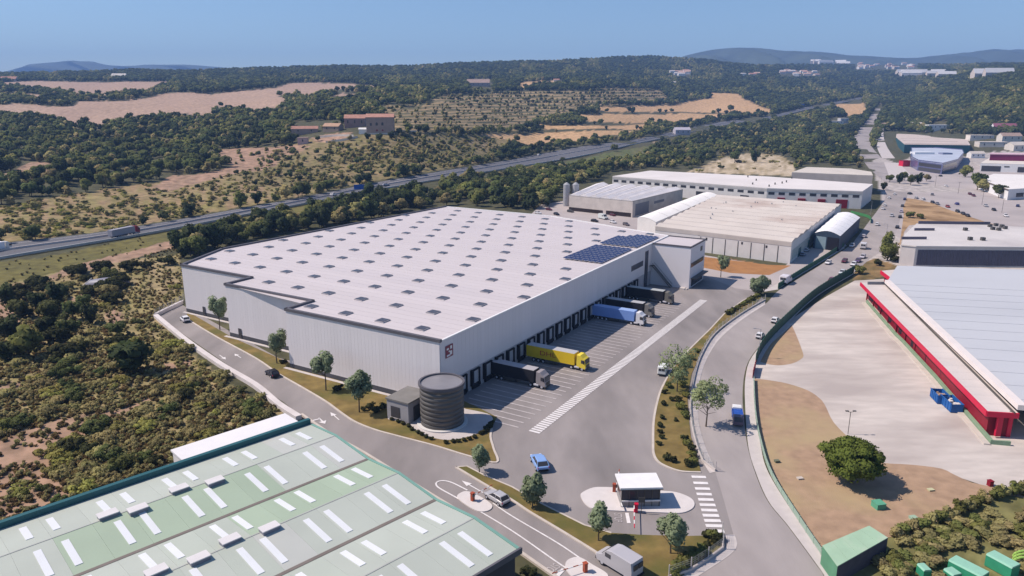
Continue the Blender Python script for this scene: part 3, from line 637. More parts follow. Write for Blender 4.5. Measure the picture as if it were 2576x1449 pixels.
MB().tube((0, 0, 0), (0, 0, .42), TR + .75, n=72).build('base', mat('tank_plinth', (.62, .6, .58), .9, .05, .6), TK)
PH = thing('pump_house', 'small grey flat roofed pump house attached beside the dark water tank', 'building', ORG, R(90) - PHI)
MB().box(-10.1, -3.4, .5, 5.9, 0, 4.3).build('wall', mat('pump_wall', (.33, .32, .34), .8, .05, .4), PH)
MB().box(-10.3, -3.2, .3, 6.1, 4.3, 4.62).build('roof', mat('pump_roof', (.20, .19, .18), .85, .1, .4), PH)
w = MB().box(-10.16, -10.1, 2.6, 4.9, .75, 3.1).build('window', glassd, PH); MB().box(-10.2, -10.14, 2.4, 5.1, .55, .75).build('sill', pave, w)
MB().box(-8.5, -6.2, .42, .5, .1, 3.2).build('door', steel_d, PH)

# ------------------------------------------------------------------ gatehouse, barriers
bx0, by0 = 16.6 * 1.0, 95.6
GB = thing('gatehouse', 'small dark glazed gatehouse with overhanging white flat roof on oval island', 'gatehouse', V(2331 / 3840 * 2576, 1899 / 3840 * 2576) * 1 , 0)
g0 = V(1561.5, 1276, .16); g1 = V(1660, 1273.5, .16); gw = (g1 - g0).length; GB.location = g0; GB.rotation_euler = (0, 0, math.atan2(g1.y - g0.y, g1.x - g0.x))
D = 3.9
MB().box(0.1, gw - .1, .1, D - .1, 0, 1.0).build('wall', mat('booth_wall', (.27, .26, .26), .7, .05, .5), GB)
MB().box(.16, gw - .16, .16, D - .16, 1.0, 3.1).build('glazing', glassd, GB)
for i in range(6): MB().box(.05 + i * (gw - .2) / 5, .17 + i * (gw - .2) / 5, .06, .18, 0, 3.15).build('mullion', steel_d, GB)
for i in range(4): MB().box(gw - .18, gw - .06, .1 + i * (D - .3) / 3, .22 + i * (D - .3) / 3, 0, 3.15).build('mullion', steel_d, GB)
MB().box(-.25, gw + .25, -.35, D + .3, 3.15, 3.5).build('roof', white_m, GB); MB().box(-.3, gw + .3, -.4, D + .35, 3.12, 3.2).build('fascia', steel_d, GB)
MB().box(.0, gw, -1.0, -.9, .0, .02).box(0, .1, -1.0, .1, .55, .8).box(.1, gw, -.12, .1, .95, 1.15).build('counter', white_m, GB)
def barrier(px, py, to, label, L, up=0.0, col=orange):
    p = V(px, py, .16); q = V(*to, .16); o = thing('barrier_gate', label, 'barrier', p, math.atan2(q.y - p.y, q.x - p.x), 'entry barriers on concrete islands')
    MB().box(-.25, .25, -.25, .25, 0, 1.25).box(-.3, .3, -.3, .3, 1.25, 1.4).build('post', col, o)
    n = 6
    am = MB(); a1 = Vector((math.cos(up), 0, math.sin(up)))
    for i in range(n):
        am2 = MB().tube(Vector((.1, -.33, 1.05)) + a1 * L * i / n, Vector((.1, -.33, 1.05)) + a1 * L * (i + 1) / n, .075, n=6)
        am2.build('arm_section', col if i % 2 else white_m, o)
    MB().box(-.35, .1, -.45, -.25, .85, 1.2).build('counterweight', steel_d, o); return o
barrier(1189, 1259, (1252, 1222), 'orange barrier post on the upper lane island beside the silver car', 4.2)
barrier(1472, 1438, (1428, 1452), 'orange barrier post on the bottom lane island beside the grey van', 4.8)
barrier(1600, 1287, (1601, 1340), 'red barrier post in front of the gatehouse with lowered arm', 6.0, 0, redp)
barrier(1545, 1236, (1551, 1205), 'orange red barrier post behind the gatehouse at the roof corner', 5.0, .05)
sp = thing('sign_post', 'thin dark post with flat panel at the front edge of the gatehouse island', 'sign', V(1613, 1290, .16))
MB().tube((0, 0, 0), (0, 0, 2.6), .05).build('post', steel_d, sp); MB().box(-.5, .5, -.04, .04, 1.8, 2.6).build('panel', steel_d, sp)
# ------------------------------------------------------------------ vehicles
def wheel_data(r, w):
    return MB().tube((0, -w / 2, 0), (0, w / 2, 0), r, n=18).data('wheel', rubber), MB().tube((0, -w / 2 - .012, 0), (0, w / 2 + .012, 0), r * .58, n=12).data('rim', alum)
WD_T = wheel_data(.5, .32); WD_C = wheel_data(.32, .22)
def wheels(o, spots, WD):
    for x, y in spots:
        w = put('wheel', WD[0], o, (x, y, .5 if WD is WD_T else .32)); put('rim', WD[1], w)
def profile(mb, pts, w, chamf=.06, mi=0):
    c = Vector((sum(p[0] for p in pts) / len(pts), 0, sum(p[1] for p in pts) / len(pts)))
    def ring(y, s): return [(c.x + (x - c.x) * s, y, c.z + (z - c.z) * s) for x, z in pts]
    mb.loft([ring(-w, .965), ring(-w + chamf, 1), ring(w - chamf, 1), ring(w, .965)], mi); return mb
TPARTS = {}
def truck_parts():
    P = {}
    tb = MB().box(0, 13.0, -1.27, 1.27, 1.15, 3.95); P['trailer_body'] = tb.data('trailer_body', objp)
    P['trailer_roof'] = MB().box(.05, 12.95, -1.22, 1.22, 3.95, 4.0).data('trailer_roof', objp)
    P['trailer_frame'] = MB().box(.2, 12.5, -.5, .5, .8, 1.15).box(7.5, 8, -1.0, -.8, .3, 1.15).box(7.5, 8, .8, 1.0, .3, 1.15).box(5.2, 8.6, -1.24, -1.2, .5, 1.1).box(5.2, 8.6, 1.2, 1.24, .5, 1.1).data('trailer_frame', steel_d)
    P['rear_door'] = MB().box(-.05, 0, -1.2, -.02, 1.2, 3.9).box(-.05, 0, .02, 1.2, 1.2, 3.9).data('rear_door', objp)
    cb = MB(); profile(cb, [(13.55, .95), (15.75, .55), (15.9, 1.0), (15.88, 1.75), (15.62, 2.95), (15.2, 3.2), (14.5, 3.85), (13.6, 3.85), (13.5, 2.0)], 1.22, .12); P['cab'] = cb.data('cab', objp)
    P['windscreen'] = MB().faces([(15.93, -1.05, 1.85), (15.93, 1.05, 1.85), (15.7, .98, 2.85), (15.7, -.98, 2.85), (15.8, -1.05, 1.85), (15.8, 1.05, 1.85), (15.55, .98, 2.85), (15.55, -.98, 2.85)], [(0, 1, 2, 3), (0, 3, 7, 4), (1, 5, 6, 2), (3, 2, 6, 7), (0, 4, 5, 1)]).data('windscreen', glassd)
    P['side_window'] = MB().box(14.75, 15.5, -1.26, -1.2, 1.95, 2.75).box(14.75, 15.5, 1.2, 1.26, 1.95, 2.75).data('side_window', glassd)
    P['grille'] = MB().box(15.88, 15.96, -.85, .85, .75, 1.6).box(15.7, 15.98, -1.2, 1.2, .4, .7).data('grille', steel_d)
    P['headlight'] = MB().box(15.86, 15.97, -1.1, -.88, .8, 1.05).box(15.86, 15.97, .88, 1.1, .8, 1.05).data('headlight', white_m)
    P['mirror'] = MB().box(15.5, 15.65, -1.55, -1.28, 1.9, 2.7).box(15.5, 15.65, 1.28, 1.55, 1.9, 2.7).data('mirror', rubber)
    P['chassis'] = MB().box(11.6, 15.6, -.45, .45, .6, .95).data('chassis', steel_d)
    P['fuel_tank'] = MB().tube((13.0, -1.0, .75), (14.2, -1.0, .75), .32, n=12).tube((13.0, 1.0, .75), (14.2, 1.0, .75), .32, n=12).data('fuel_tank', alum)
    return P
TP = truck_parts()
def truck(loc, yaw, label, ctr, croof, ccab, group='articulated trucks'):
    o = thing('articulated_truck', label, 'truck', loc, yaw, group)
    for k, m in TP.items():
        q = put(k, m, o)
        q.color = (*(ctr if k in ('trailer_body', 'rear_door') else croof if k == 'trailer_roof' else ccab), 1)
    wheels(o, [(x, y) for x in (2.0, 3.3, 4.6, 12.2) for y in (-1.05, 1.05)] + [(15.0, -1.05), (15.0, 1.05)], WD_T)
    return o
YAWD = math.atan2(-BX.y, -BX.x)
def docked(x, y, **k):
    a, b = abof(x, y); return truck(AB(round((a + 1.25 - 7.5) / 5) * 5 + 7.5 if 0 else a + 1.25, b + 16.0), YAWD, **k)
ty = docked(1473, 936.5, label='bright yellow articulated truck with red lettering backed into a dock', ctr=(.72, .50, .02), croof=(.42, .42, .44), ccab=(.80, .62, .06))
# red lettering on the yellow trailer
for s in (-1, 1):
    me = glyphs('lettering', 'DHL', (5.9, s * 1.29, 2.55), (s * -1, 0, 0), (0, 0, 1), (2.3, 1.6)); me.materials.clear(); me.materials.append(mat('lettering_red', (.42, .02, .015), .6, 0)); put('lettering', me, ty)
BK = (.018, .018, .024)
docked(1372, 982, label='black articulated truck with grey cab, nearest the dark water tank', ctr=BK, croof=(.40, .38, .40), ccab=(.30, .27, .28))
docked(1640, 801, label='black articulated truck parked directly behind the one with the blue trailer', ctr=BK, croof=(.42, .42, .44), ccab=(.20, .19, .18))
docked(1690, 768, label='black articulated truck docked farthest away, beside the tall office block', ctr=BK, croof=(.40, .42, .42), ccab=(.16, .15, .13))
docked(1619, 822.5, label='articulated truck with bright blue trailer and white cab at the dock', ctr=(.19, .31, .66), croof=(.28, .40, .68), ccab=(.70, .69, .72))
def road_truck(px, py, qx, qy, label, c, cc):
    p = T(px, py, .4); q = T(qx, qy, .4); return truck(p, math.atan2(q.y - p.y, q.x - p.x), label, c, c, cc, 'trucks on the highway')
road_truck(279, 603.5, 330, 593, 'long truck with grey trailer and dark red cab driving on the highway', (.33, .32, .36), (.25, .02, .04))
road_truck(-70, 648, -10, 635.5, 'white box trailer truck entering the highway at the left edge of the picture', (.72, .72, .76), (.6, .6, .6))
# cars
def car_parts():
    P = {}
    def ring(x, zb, w, lo=.28): return [(x, -w * .92, lo), (x, -w, .5), (x, -w * .98, zb - .08), (x, -w * .86, zb), (x, w * .86, zb), (x, w * .98, zb - .08), (x, w, .5), (x, w * .92, lo)]
    b = MB(); b.loft([ring(-2.12, .82, .74, .4), ring(-2.0, .92, .84), ring(-1.0, .95, .89), ring(.6, .93, .89), ring(1.2, .88, .88), ring(1.9, .74, .82), ring(2.12, .62, .68, .4)])
    b.faces([(-1.55, -.66, 1.40), (.1, -.66, 1.42), (.1, .66, 1.42), (-1.55, .66, 1.40), (-1.45, -.58, 1.47), (.0, -.58, 1.49), (.0, .58, 1.49), (-1.45, .58, 1.47)], [(4, 5, 6, 7), (0, 1, 5, 4), (1, 2, 6, 5), (2, 3, 7, 6), (3, 0, 4, 7)])
    for y in (-1, 1):
        b.tube((.95, y * .79, .9), (.1, y * .66, 1.42), .045, n=4); b.tube((-1.98, y * .77, .9), (-1.55, y * .66, 1.42), .06, n=4); b.tube((-.55, y * .815, .9), (-.62, y * .67, 1.42), .04, n=4)
    P['body'] = b.data('body', carp, False)
    g = MB(); g.faces([(-1.96, -.76, .9), (.93, -.78, .9), (.93, .78, .9), (-1.96, .76, .9), (-1.53, -.64, 1.41), (.1, -.64, 1.43), (.1, .64, 1.43), (-1.53, .64, 1.41)], [(0, 1, 5, 4), (1, 2, 6, 5), (2, 3, 7, 6), (3, 0, 4, 7)]); P['windows'] = g.data('windows', glassd)
    P['bumper'] = MB().box(2.08, 2.17, -.68, .68, .3, .5).box(-2.17, -2.08, -.7, .7, .32, .55).data('bumper', rubber)
    P['headlight'] = MB().box(1.93, 2.08, -.74, -.5, .56, .68).box(1.93, 2.08, .5, .74, .56, .68).data('headlight', white_m)
    P['tail_light'] = MB().box(-2.1, -1.98, -.8, -.6, .62, .85).box(-2.1, -1.98, .6, .8, .62, .85).data('tail_light', redp)
    return P
CP = car_parts()
def vplace(px, py, qx, qy, n=1):
    p = T(px, py, .0); q = T(qx, qy, .0); return p, math.atan2(q.y - p.y, q.x - p.x)
def car(px, py, qx, qy, c, label, group=None, full=True, up=.06, cat='car', name='parked_car', sc=1.0):
    p, yaw = vplace(px, py, qx, qy); p.z += up
    o = thing(name, label, cat, p, yaw, group); o.scale = (sc,) * 3
    for k, m in CP.items():
        if full or k in ('body', 'windows'): put(k, m, o, color=c)
    if full: wheels(o, [(x, y) for x in (-1.3, 1.32) for y in (-.78, .78)], WD_C)
    else:
        for x in (-1.3, 1.32):
            for y in (-.78, .78): put('wheel', WD_C[0], o, (x, y, .32))
    return o
def van_parts():
    P = {}; b = MB(); profile(b, [(-2.6, .4), (2.3, .35), (2.55, .55), (2.5, 1.05), (1.75, 1.3), (.95, 2.15), (.3, 2.32), (-2.5, 2.28), (-2.65, 1.2)], .98, .14); P['body'] = b.data('body', carp)
    P['windscreen'] = MB().faces([(1.72, -.8, 1.36), (1.72, .8, 1.36), (1.02, .76, 2.12), (1.02, -.76, 2.12), (1.8, -.8, 1.36), (1.8, .8, 1.36), (1.08, .76, 2.16), (1.08, -.76, 2.16)], [(4, 5, 6, 7), (0, 4, 7, 3), (1, 2, 6, 5), (3, 7, 6, 2)]).data('windscreen', glassd)
    P['side_window'] = MB().box(.35, 1.15, -1.0, -.95, 1.35, 1.85).box(.35, 1.15, .95, 1.0, 1.35, 1.85).data('side_window', glassd)
    P['rear_window'] = MB().box(-2.69, -2.6, -.75, -.06, 1.35, 1.95).box(-2.69, -2.6, .06, .75, 1.35, 1.95).data('rear_window', glassd)
    P['bumper'] = MB().box(2.45, 2.62, -.9, .9, .35, .6).box(-2.75, -2.6, -.95, .95, .35, .55).data('bumper', rubber)
    P['headlight'] = MB().box(2.4, 2.55, -.9, -.6, .75, .98).box(2.4, 2.55, .6, .9, .75, .98).data('headlight', white_m)
    return P
VP = van_parts()
def van(px, py, qx, qy, c, label, sc=1.0, group=None, name='delivery_van'):
    p, yaw = vplace(px, py, qx, qy); p.z += .06; o = thing(name, label, 'van', p, yaw, group); o.scale = (sc,) * 3
    for k, m in VP.items(): put(k, m, o, color=c)
    wheels(o, [(x, y) for x in (-1.7, 1.6) for y in (-.86, .86)], WD_C); return o
WHT = (.68, .67, .69); SIL = (.40, .40, .43); BLK = (.015, .015, .02); MAR = (.10, .012, .03); NAV = (.02, .03, .12); GRY = (.16, .16, .18)
car(685, 945, 664, 931, BLK, 'black car driving along the site road beside the retaining wall', name='moving_car', sc=1.1)
car(466, 808, 452, 796, WHT, 'white car at the far end of the site road near the building corner', name='moving_car', sc=1.1)
car(1357, 1172, 1340, 1140, (.22, .36, .66), 'light blue car driving across the truck yard toward the docks', name='moving_car', sc=1.3)
car(1250, 1260, 1226, 1245, SIL, 'silver car waiting at the orange barrier on the upper lane', name='moving_car', sc=1.1)
van(1668, 938, 1676, 922, (.74, .75, .73), 'white delivery van parked under the pale tree beside the planted island', .95)
van(1556, 1430, 1530, 1414, (.42, .41, .44), 'grey panel van beside the bottom grass strip and barrier', 1.25)
van(1976, 712, 1990, 703, (.66, .62, .65), 'long white van parked against the green fence left of the street', 1.3, name='parked_van')
van(2172, 625, 2182, 610, (.60, .58, .6), 'white box van driving up the street in front of the bushy roadside tree', 1.15, name='moving_van')
# the blue truck with white load heading down the street
p, yaw = vplace(1854, 1058, 1858, 1084); p.z = .08; o = thing('utility_truck', 'small blue open truck with white load driving down the public street', 'truck', p, yaw)
cb = MB(); profile(cb, [(1.6, .45), (3.3, .45), (3.4, 1.1), (2.95, 2.0), (1.75, 2.05)], .95, .1); cb.build('cab', mat('truck_mauve', (.14, .11, .15), .4, .1, 1), o)
MB().faces([(3.36, -.8, 1.15), (3.36, .8, 1.15), (2.99, .76, 1.95), (2.99, -.76, 1.95), (3.42, -.8, 1.15), (3.42, .8, 1.15), (3.05, .76, 1.97), (3.05, -.76, 1.97)], [(4, 5, 6, 7), (0, 4, 7, 3), (1, 2, 6, 5), (3, 7, 6, 2)]).build('windscreen', glassd, o)
MB().box(-2.2, 1.5, -1.0, 1.0, .75, 1.55).box(-2.2, 1.5, -1.02, -.95, 1.5, 1.75).box(-2.2, 1.5, .95, 1.02, 1.5, 1.75).build('bed', mat('truck_blue', (.016, .075, .36), .45, .1, 1), o)
ld = MB(); profile(ld, [(-3.2, .8), (-1.9, .8), (-1.9, 1.9), (-2.2, 2.2), (-3.0, 2.1)], .85, .1); ld.build('load', white_m, o); MB().box(-3.2, 3.2, -.5, .5, .45, .75).build('chassis', steel_d, o)
wheels(o, [(x, y) for x in (-1.6, 2.4) for y in (-.86, .86)], WD_C)
# cars in the streets and yards: (centre, point ahead of the bonnet, colour, label)
CARS = [
 (1912, 849, 1922, 838, WHT, 'white car parked by the kerb, lower of two on the curving street'), (1950, 810, 1960, 801, WHT, 'white car with dark windows parked by the kerb, upper of two on the curve'),
 (2083, 664, 2070, 673, WHT, 'white car driving down the street beside the green fence'), (2124, 660, 2114, 667, MAR, 'dark maroon car in the middle of the street below the bushy tree'),
 (2158, 659, 2146, 668, (.10, .06, .14), 'purple car parked just left of the roadside shrubs'), (2147, 668, 2136, 676, WHT, 'white car parked right behind the purple car by the shrubs'),
 (2170, 649, 2160, 657, (.5, .47, .52), 'pale grey car parked next to the foot of the bushy tree'), (2143, 621, 2130, 630, WHT, 'white car with black windscreen driving beside the white vaulted hall'),
 (2173, 597, 2184, 588, (.5, .47, .52), 'pale lilac car parked along the wall of the vaulted hall'), (2091, 709, 2079, 718, (.14, .01, .05), 'maroon car parked by the dark green fence on the right of the street'),
 (2118, 689, 2106, 698, (.55, .57, .6), 'silver car parked above the maroon one by the green fence'), (2206, 567, 2212, 557, WHT, 'white car driving alone up the street past the brown verge'),
 (2257, 574, 2262, 565, BLK, 'dark car parked lowest in the row beside the brown verge'), (2264, 548, 2268, 540, BLK, 'black car parked second from the bottom beside the brown verge'),
 (2267, 534, 2271, 526, (.45, .4, .5), 'silver car parked in the middle of the row beside the brown verge'), (2270, 520, 2274, 512, (.05, .05, .06), 'charcoal car parked second from the top beside the brown verge'),
 (2276, 503, 2281, 494, NAV, 'navy car parked at the top of the row beside the brown verge'), (2289, 489, 2297, 488, BLK, 'black car standing crosswise at the top of the brown verge'),
 (2236, 500, 2243, 490, WHT, 'white car parked at the left kerb farthest up the street'), (2225, 518, 2231, 509, WHT, 'white car parked at the left kerb below the farthest one'), (2221, 527, 2227, 518, WHT, 'white car parked third along the left kerb of the upper street'),
 (2346, 511, 2352, 514, BLK, 'small black car on the pale forecourt above the brown verge'), (2358, 515, 2366, 519, GRY, 'dark grey car on the forecourt beside the small black car'),
 (2407, 515, 2400, 512, (.05, .05, .22), 'blue car standing alone on the pale forecourt'), (2409, 534, 2417, 538, BLK, 'black car first of three along the right of the brown verge'), (2423, 540, 2431, 544, BLK, 'black car second of three along the right of the brown verge'), (2434, 545, 2442, 549, BLK, 'black car last of three along the right of the brown verge'),
 (2440, 490, 2448, 493, MAR, 'maroon car, upper of a pair below the roadside tree'), (2449, 494, 2457, 498, MAR, 'maroon car, lower of a pair below the roadside tree'), (2345, 491, 2349, 486, GRY, 'grey car on the open forecourt near the roundabout'),
 (2029, 632, 2036, 626, (.5, .54, .62), 'silver car parked in shade along the beige factory'), (2020, 643, 2027, 637, (.32, .36, .45), 'blue grey car parked behind the silver one along the beige factory'), (2088, 533 - 8, 2098, 524, BLK, 'black car beside the red gate of the long white factory'),
 (1381, 529, 1388, 530, MAR, 'dark red car left of the others in the yard behind the warehouse roof'), (1354, 538, 1361, 539, WHT, 'white car at the far left of the yard behind the warehouse roof'), (1400, 541, 1408, 543, BLK, 'black car in the yard just above the warehouse roof edge'),
 (1435, 534, 1442, 535, (.05, .05, .05), 'dark car under the wall of the ribbed roof workshop'), (1496, 558, 1504, 559, BLK, 'black car next to the white van in the factory yard'), (1541, 543, 1549, 545, MAR, 'dark red car above the white van in the factory yard'), (1542, 561, 1550, 563, WHT, 'white car right of the white van in the factory yard'), (1575, 567, 1583, 569, (.12, .10, .11), 'grey brown car at the right end of the factory yard'),
 (2160, 357, 2166, 349, WHT, 'white car on the wide road above the roundabout'), (2216, 284, 2219, 279, BLK, 'dark car at the far narrow end of the rising road'), (2197, 345, 2200, 338, (.03, .025, .025), 'dark brown car beside the median of the rising road'),
 (2305, 500, 2313, 497, SIL, 'silver car parked first in the line above the brown verge'), (2322, 503, 2330, 501, WHT, 'white car parked second in the line above the brown verge'), (2384, 522, 2392, 526, (.25, .03, .03), 'red car parked right of the dark grey one on the forecourt'),
 (2380, 470, 2388, 472, WHT, 'white car crossing the forecourt below the blue building'), (2480, 520, 2488, 524, SIL, 'silver car parked at the right of the forecourt'), (2500, 530, 2508, 534, BLK, 'black car parked at the right of the forecourt beside the silver one'), (2530, 545, 2538, 549, WHT, 'white car parked nearest the right edge of the forecourt'), (2560, 520, 2566, 512, NAV, 'navy car near the right edge below the white rendered house'),
 (2425, 425, 2433, 424, SIL, 'silver car in front of the crimson banded showroom'), (2445, 428, 2453, 427, WHT, 'white car in front of the crimson banded showroom'), (2250, 490, 2256, 481, WHT, 'white car on the wide street left of the navy parked car'), (2243, 545, 2238, 554, SIL, 'silver car driving down the upper street toward the camera'),
 (2366, 444, 2374, 443, BLK, 'dark car between the blue building and the green tree')]
for x, y, qx, qy, c, lb in CARS: car(x, y, qx, qy, c, lb, 'cars in the streets and yards', y > 640)
van(1517, 551, 1526, 553, (.55, .58, .57), 'white van among the dark cars in the factory yard', 1.2, name='parked_van')
for x, y, qx, qy, c, lb in [(1356, 392, 1375, 388, WHT, 'white car on the highway above the ribbed workshop roof'), (971, 468, 990, 464, (.55, .55, .6), 'pale car on the highway below the pink farmhouse hill'), (839, 493.5, 858, 490, WHT, 'white car on the highway left of the blue road sign'), (2042, 270, 2056, 267, (.1, .15, .3), 'blue car far off on the highway near the golden field')]:
    car(x, y, qx, qy, c, lb, 'cars on the highway', False, .4, name='moving_car', sc=1.25)
# blue road sign
sgn = thing('road_sign', 'blue highway direction sign above the hedge beside the road', 'sign', T(907, 488)); sgn.rotation_euler = (0, 0, R(12))
MB().box(-4.2, 4.2, -.1, .1, 3.2, 6.4).build('panel', mat('sign_blue', (.015, .10, .42), .5, .05, .3), sgn); MB().tube((-3, 0, 0), (-3, 0, 3.2), .12).tube((3, 0, 0), (3, 0, 3.2), .12).build('post', steel_l, sgn)
sgn = thing('road_sign', 'far blue sign panel on the highway beside the golden fields', 'sign', T(2016, 271)); MB().box(-6, 6, -.1, .1, 4, 9).build('panel', MATS['sign_blue'], sgn); MB().tube((-4, 0, 0), (-4, 0, 4), .15).tube((4, 0, 0), (4, 0, 4), .15).build('post', steel_l, sgn)
# ------------------------------------------------------------------ green roofed shed in the foreground
GA = V(778, 1066, 9); GA.z = 0; gang = math.atan2(-.70509, -.70912)        # local x runs along the far eave to the left; local y (to the left of x) is negative toward the camera
GR = thing('green_roofed_shed', 'large industrial shed with pale green ridged roof, white skylight strips and teal parapet', 'industrial building', GA, gang)
NL = [0, 8.0, 17.2, 24.9, 33.5, 41.3, 49.3]; ZL = [8.9, 9.55, 8.85, 9.55, 8.85, 9.55, 8.9]
def gy_(n): return n                                                       # local y grows toward the camera (x to the left, z up: x cross y is down, so mirror)
def G(e, n, z): return (e, n, z)
XL = 76
# the frame (e, n) is left handed seen from above; express n on local -y or +y as needed
_n = Vector((.70509, -.70912, 0)); _ly = Vector((-math.sin(gang), math.cos(gang), 0)); NS = 1 if _n.dot(_ly) > 0 else -1
def gz(n):
    return float(np.interp(n, NL, ZL))
def gpoly(mb, pts, mi=0):
    P = [(e, NS * n, z) for e, n, z in pts]
    if NS < 0: P = P[::-1]
    return mb.poly(P, mi)
def gbox(mb, e0, e1, n0, n1, z0, z1, follow=True, mi=0):
    P = []
    for zz in (z0, z1):
        for e, n in ((e0, n0), (e1, n0), (e1, n1), (e0, n1)): P.append((e, NS * n, zz + (gz(n) if follow else 0)))
    return mb.faces(P, [(3, 2, 1, 0), (4, 5, 6, 7), (0, 1, 5, 4), (1, 2, 6, 5), (2, 3, 7, 6), (3, 0, 4, 7)] if NS > 0 else [(0, 1, 2, 3), (7, 6, 5, 4), (4, 5, 1, 0), (5, 6, 2, 1), (6, 7, 3, 2), (7, 4, 0, 3)], mi)
wl = MB(); gbox(wl, .15, XL, .15, 49.1, 0, 8.6, False); wl.build('wall', mat('shed_wall_grey', (.055, .052, .058), .8, .1, .3), GR)
gp = [mat('roof_grey_green', (.415, .45, .40), .6, .05, .12, rand=.03), mat('roof_pale_grey', (.44, .455, .425), .6, .05, .12, rand=.03), mat('roof_soft_green', (.33, .41, .31), .6, .05, .12, rand=.03), mat('roof_mint', (.40, .44, .385), .6, .05, .12, rand=.03)]
GREEN = {(s_, i_): 2 for s_, r_ in ((1, (3, 4, 5, 6, 7, 8)), (2, (0, 1, 2, 3, 4))) for i_ in r_}; GREEN[(2, 5)] = 3; GREEN[(2, 6)] = 3
for s in range(6):
    for i in range(17):
        e0, e1 = i * 4.4, i * 4.4 + 4.385; k = i // 2
        mi = GREEN.get((s, i), rnd.choice([0, 1, 0, 3, 0]))
        mb = MB(); gbox(mb, e0, e1, NL[s] + .04, NL[s + 1] - .04, -.1, .0); mb.build('roof_panel', gp[mi], GR)
rc = MB()
for s in range(1, 6):
    if s % 2 == 0: gbox(rc, 0, XL, NL[s] - .28, NL[s] + .28, -.02, .05, True)
rc.build('valley_gutter', mat('gutter_brown', (.17, .145, .13), .8, .1, .5), GR)
rc = MB()
for s in range(1, 6):
    if s % 2: gbox(rc, 0, XL, NL[s] - .1, NL[s] + .1, -.0, .05, True)
rc.build('ridge_cap', mat('ridge_grey', (.38, .39, .37), .7, .08, .5), GR)
SPAN = [(1.9, 6.0), (9.5, 15.3), (18.3, 23.0), (26.2, 31.9), (34.9, 39.3), (42.4, 48.0)]
skm = mat('skylight_white', (.68, .70, .72), .4, .03, .3)
for s, (n0, n1) in enumerate(SPAN):
    for j in range(8):
        for d in (3.2, 6.15):
            e = d + j * 8.85 + (.35 if j in (1, 2) else 0)
            mb = MB(); gbox(mb, e - .42, e + .42, n0, n1, .0, .07); o = mb.build('skylight_strip', skm, GR)
vent_m = mat('vent_cover', (.62, .60, .60), .6, .04, .5); vent_s = mat('vent_side', (.20, .20, .24), .7, .08, 1)
for n, es in ((7.6, (33.2, 24.2)), (9.0, (30.0, 19.8)), (24.2, (33, 24.4)), (25.2, (28.6, 19.8)), (41.0, (46, 55))):
    for e in es:
        mb = MB(); gbox(mb, e - 1.1, e + 1.1, n - .66, n + .66, -.2, .5, False)
        for v in range(len(mb.v)): x, y, z = mb.v[v]; mb.v[v] = (x, y, z + 9.45)
        o = mb.build('roof_vent', vent_s, GR); m2 = MB(); gbox(m2, e - 1.18, e + 1.18, n - .74, n + .74, 9.95, 10.07, False); m2.build('vent_cover', vent_m, o)
tp = MB(); gbox(tp, -.3, XL, -.75, -.02, 8.3, 9.75, False); tp.build('parapet', teal, GR)
tg = MB()
for s in range(6): gbox(tg, -.45, -.02, NL[s], NL[s + 1], -.55, .08)
tg.build('gable_trim', mat('teal_trim', (.17, .33, .28), .6, .06, .5), GR)
fr2 = MB(); gbox(fr2, -.6, XL, 49.3, 49.6, 8.2, 9.0, False); fr2.build('eave_trim', clad_d, GR)
EX = thing('lean_to', 'flat white roofed extension between the green roofed shed and the scrubland', 'building', GA, gang)
mb = MB(); gbox(mb, .2, 19.4, -8.3, -.8, 0, 7.9, False); mb.build('wall', wallw, EX); mb = MB(); gbox(mb, 0, 19.6, -8.5, -.8, 7.9, 8.2, False); mb.build('roof', mat('lean_to_roof', (.72, .70, .71), .7, .04, .3), EX)

# ------------------------------------------------------------------ generic boxes placed by the corners of their roofs
def outline(pts, h): return [V(x, y, h) for x, y in pts]
def building(name, label, pts, h, wm, rm, cat='building', over=.0, th=.35, z0=0, windows=(), group=None, parapet=0, ribs=0, ribm=None):
    P = outline(pts, h); c = sum(P, Vector()) / len(P); c.z = z0; o = thing(name, label, cat, c, 0, group)
    L = [(p.x - c.x, p.y - c.y) for p in P]
    MB().prism(L, 0, h - z0 - th, cap=False).build('wall', wm, o)
    MB().prism([(x * (1 + over), y * (1 + over)) for x, y in L], h - z0 - th, h - z0).build('roof', rm, o)
    if parapet:
        pb = MB(); strip(pb, [(*p, 0) for p in L + L[:1]], .35, parapet, h - z0 - .02); pb.build('parapet', wm, o)
    return o, c, [Vector((*p, 0)) for p in L]
def wall_items(o, p, q, items, name, m, proud=.06):   # items: (from, to, z0, z1) with fractions along the wall p -> q
    d = q - p; L = d.length; u = d / L; n = Vector((u.y, -u.x, 0))
    for f0, f1, z0, z1 in items:
        a, b = p + d * f0, p + d * f1; mb = MB()
        Q = [a - n * .02, b - n * .02, b + n * proud, a + n * proud]
        mb.prism(Q, z0, z1); mb.build(name, m, o)
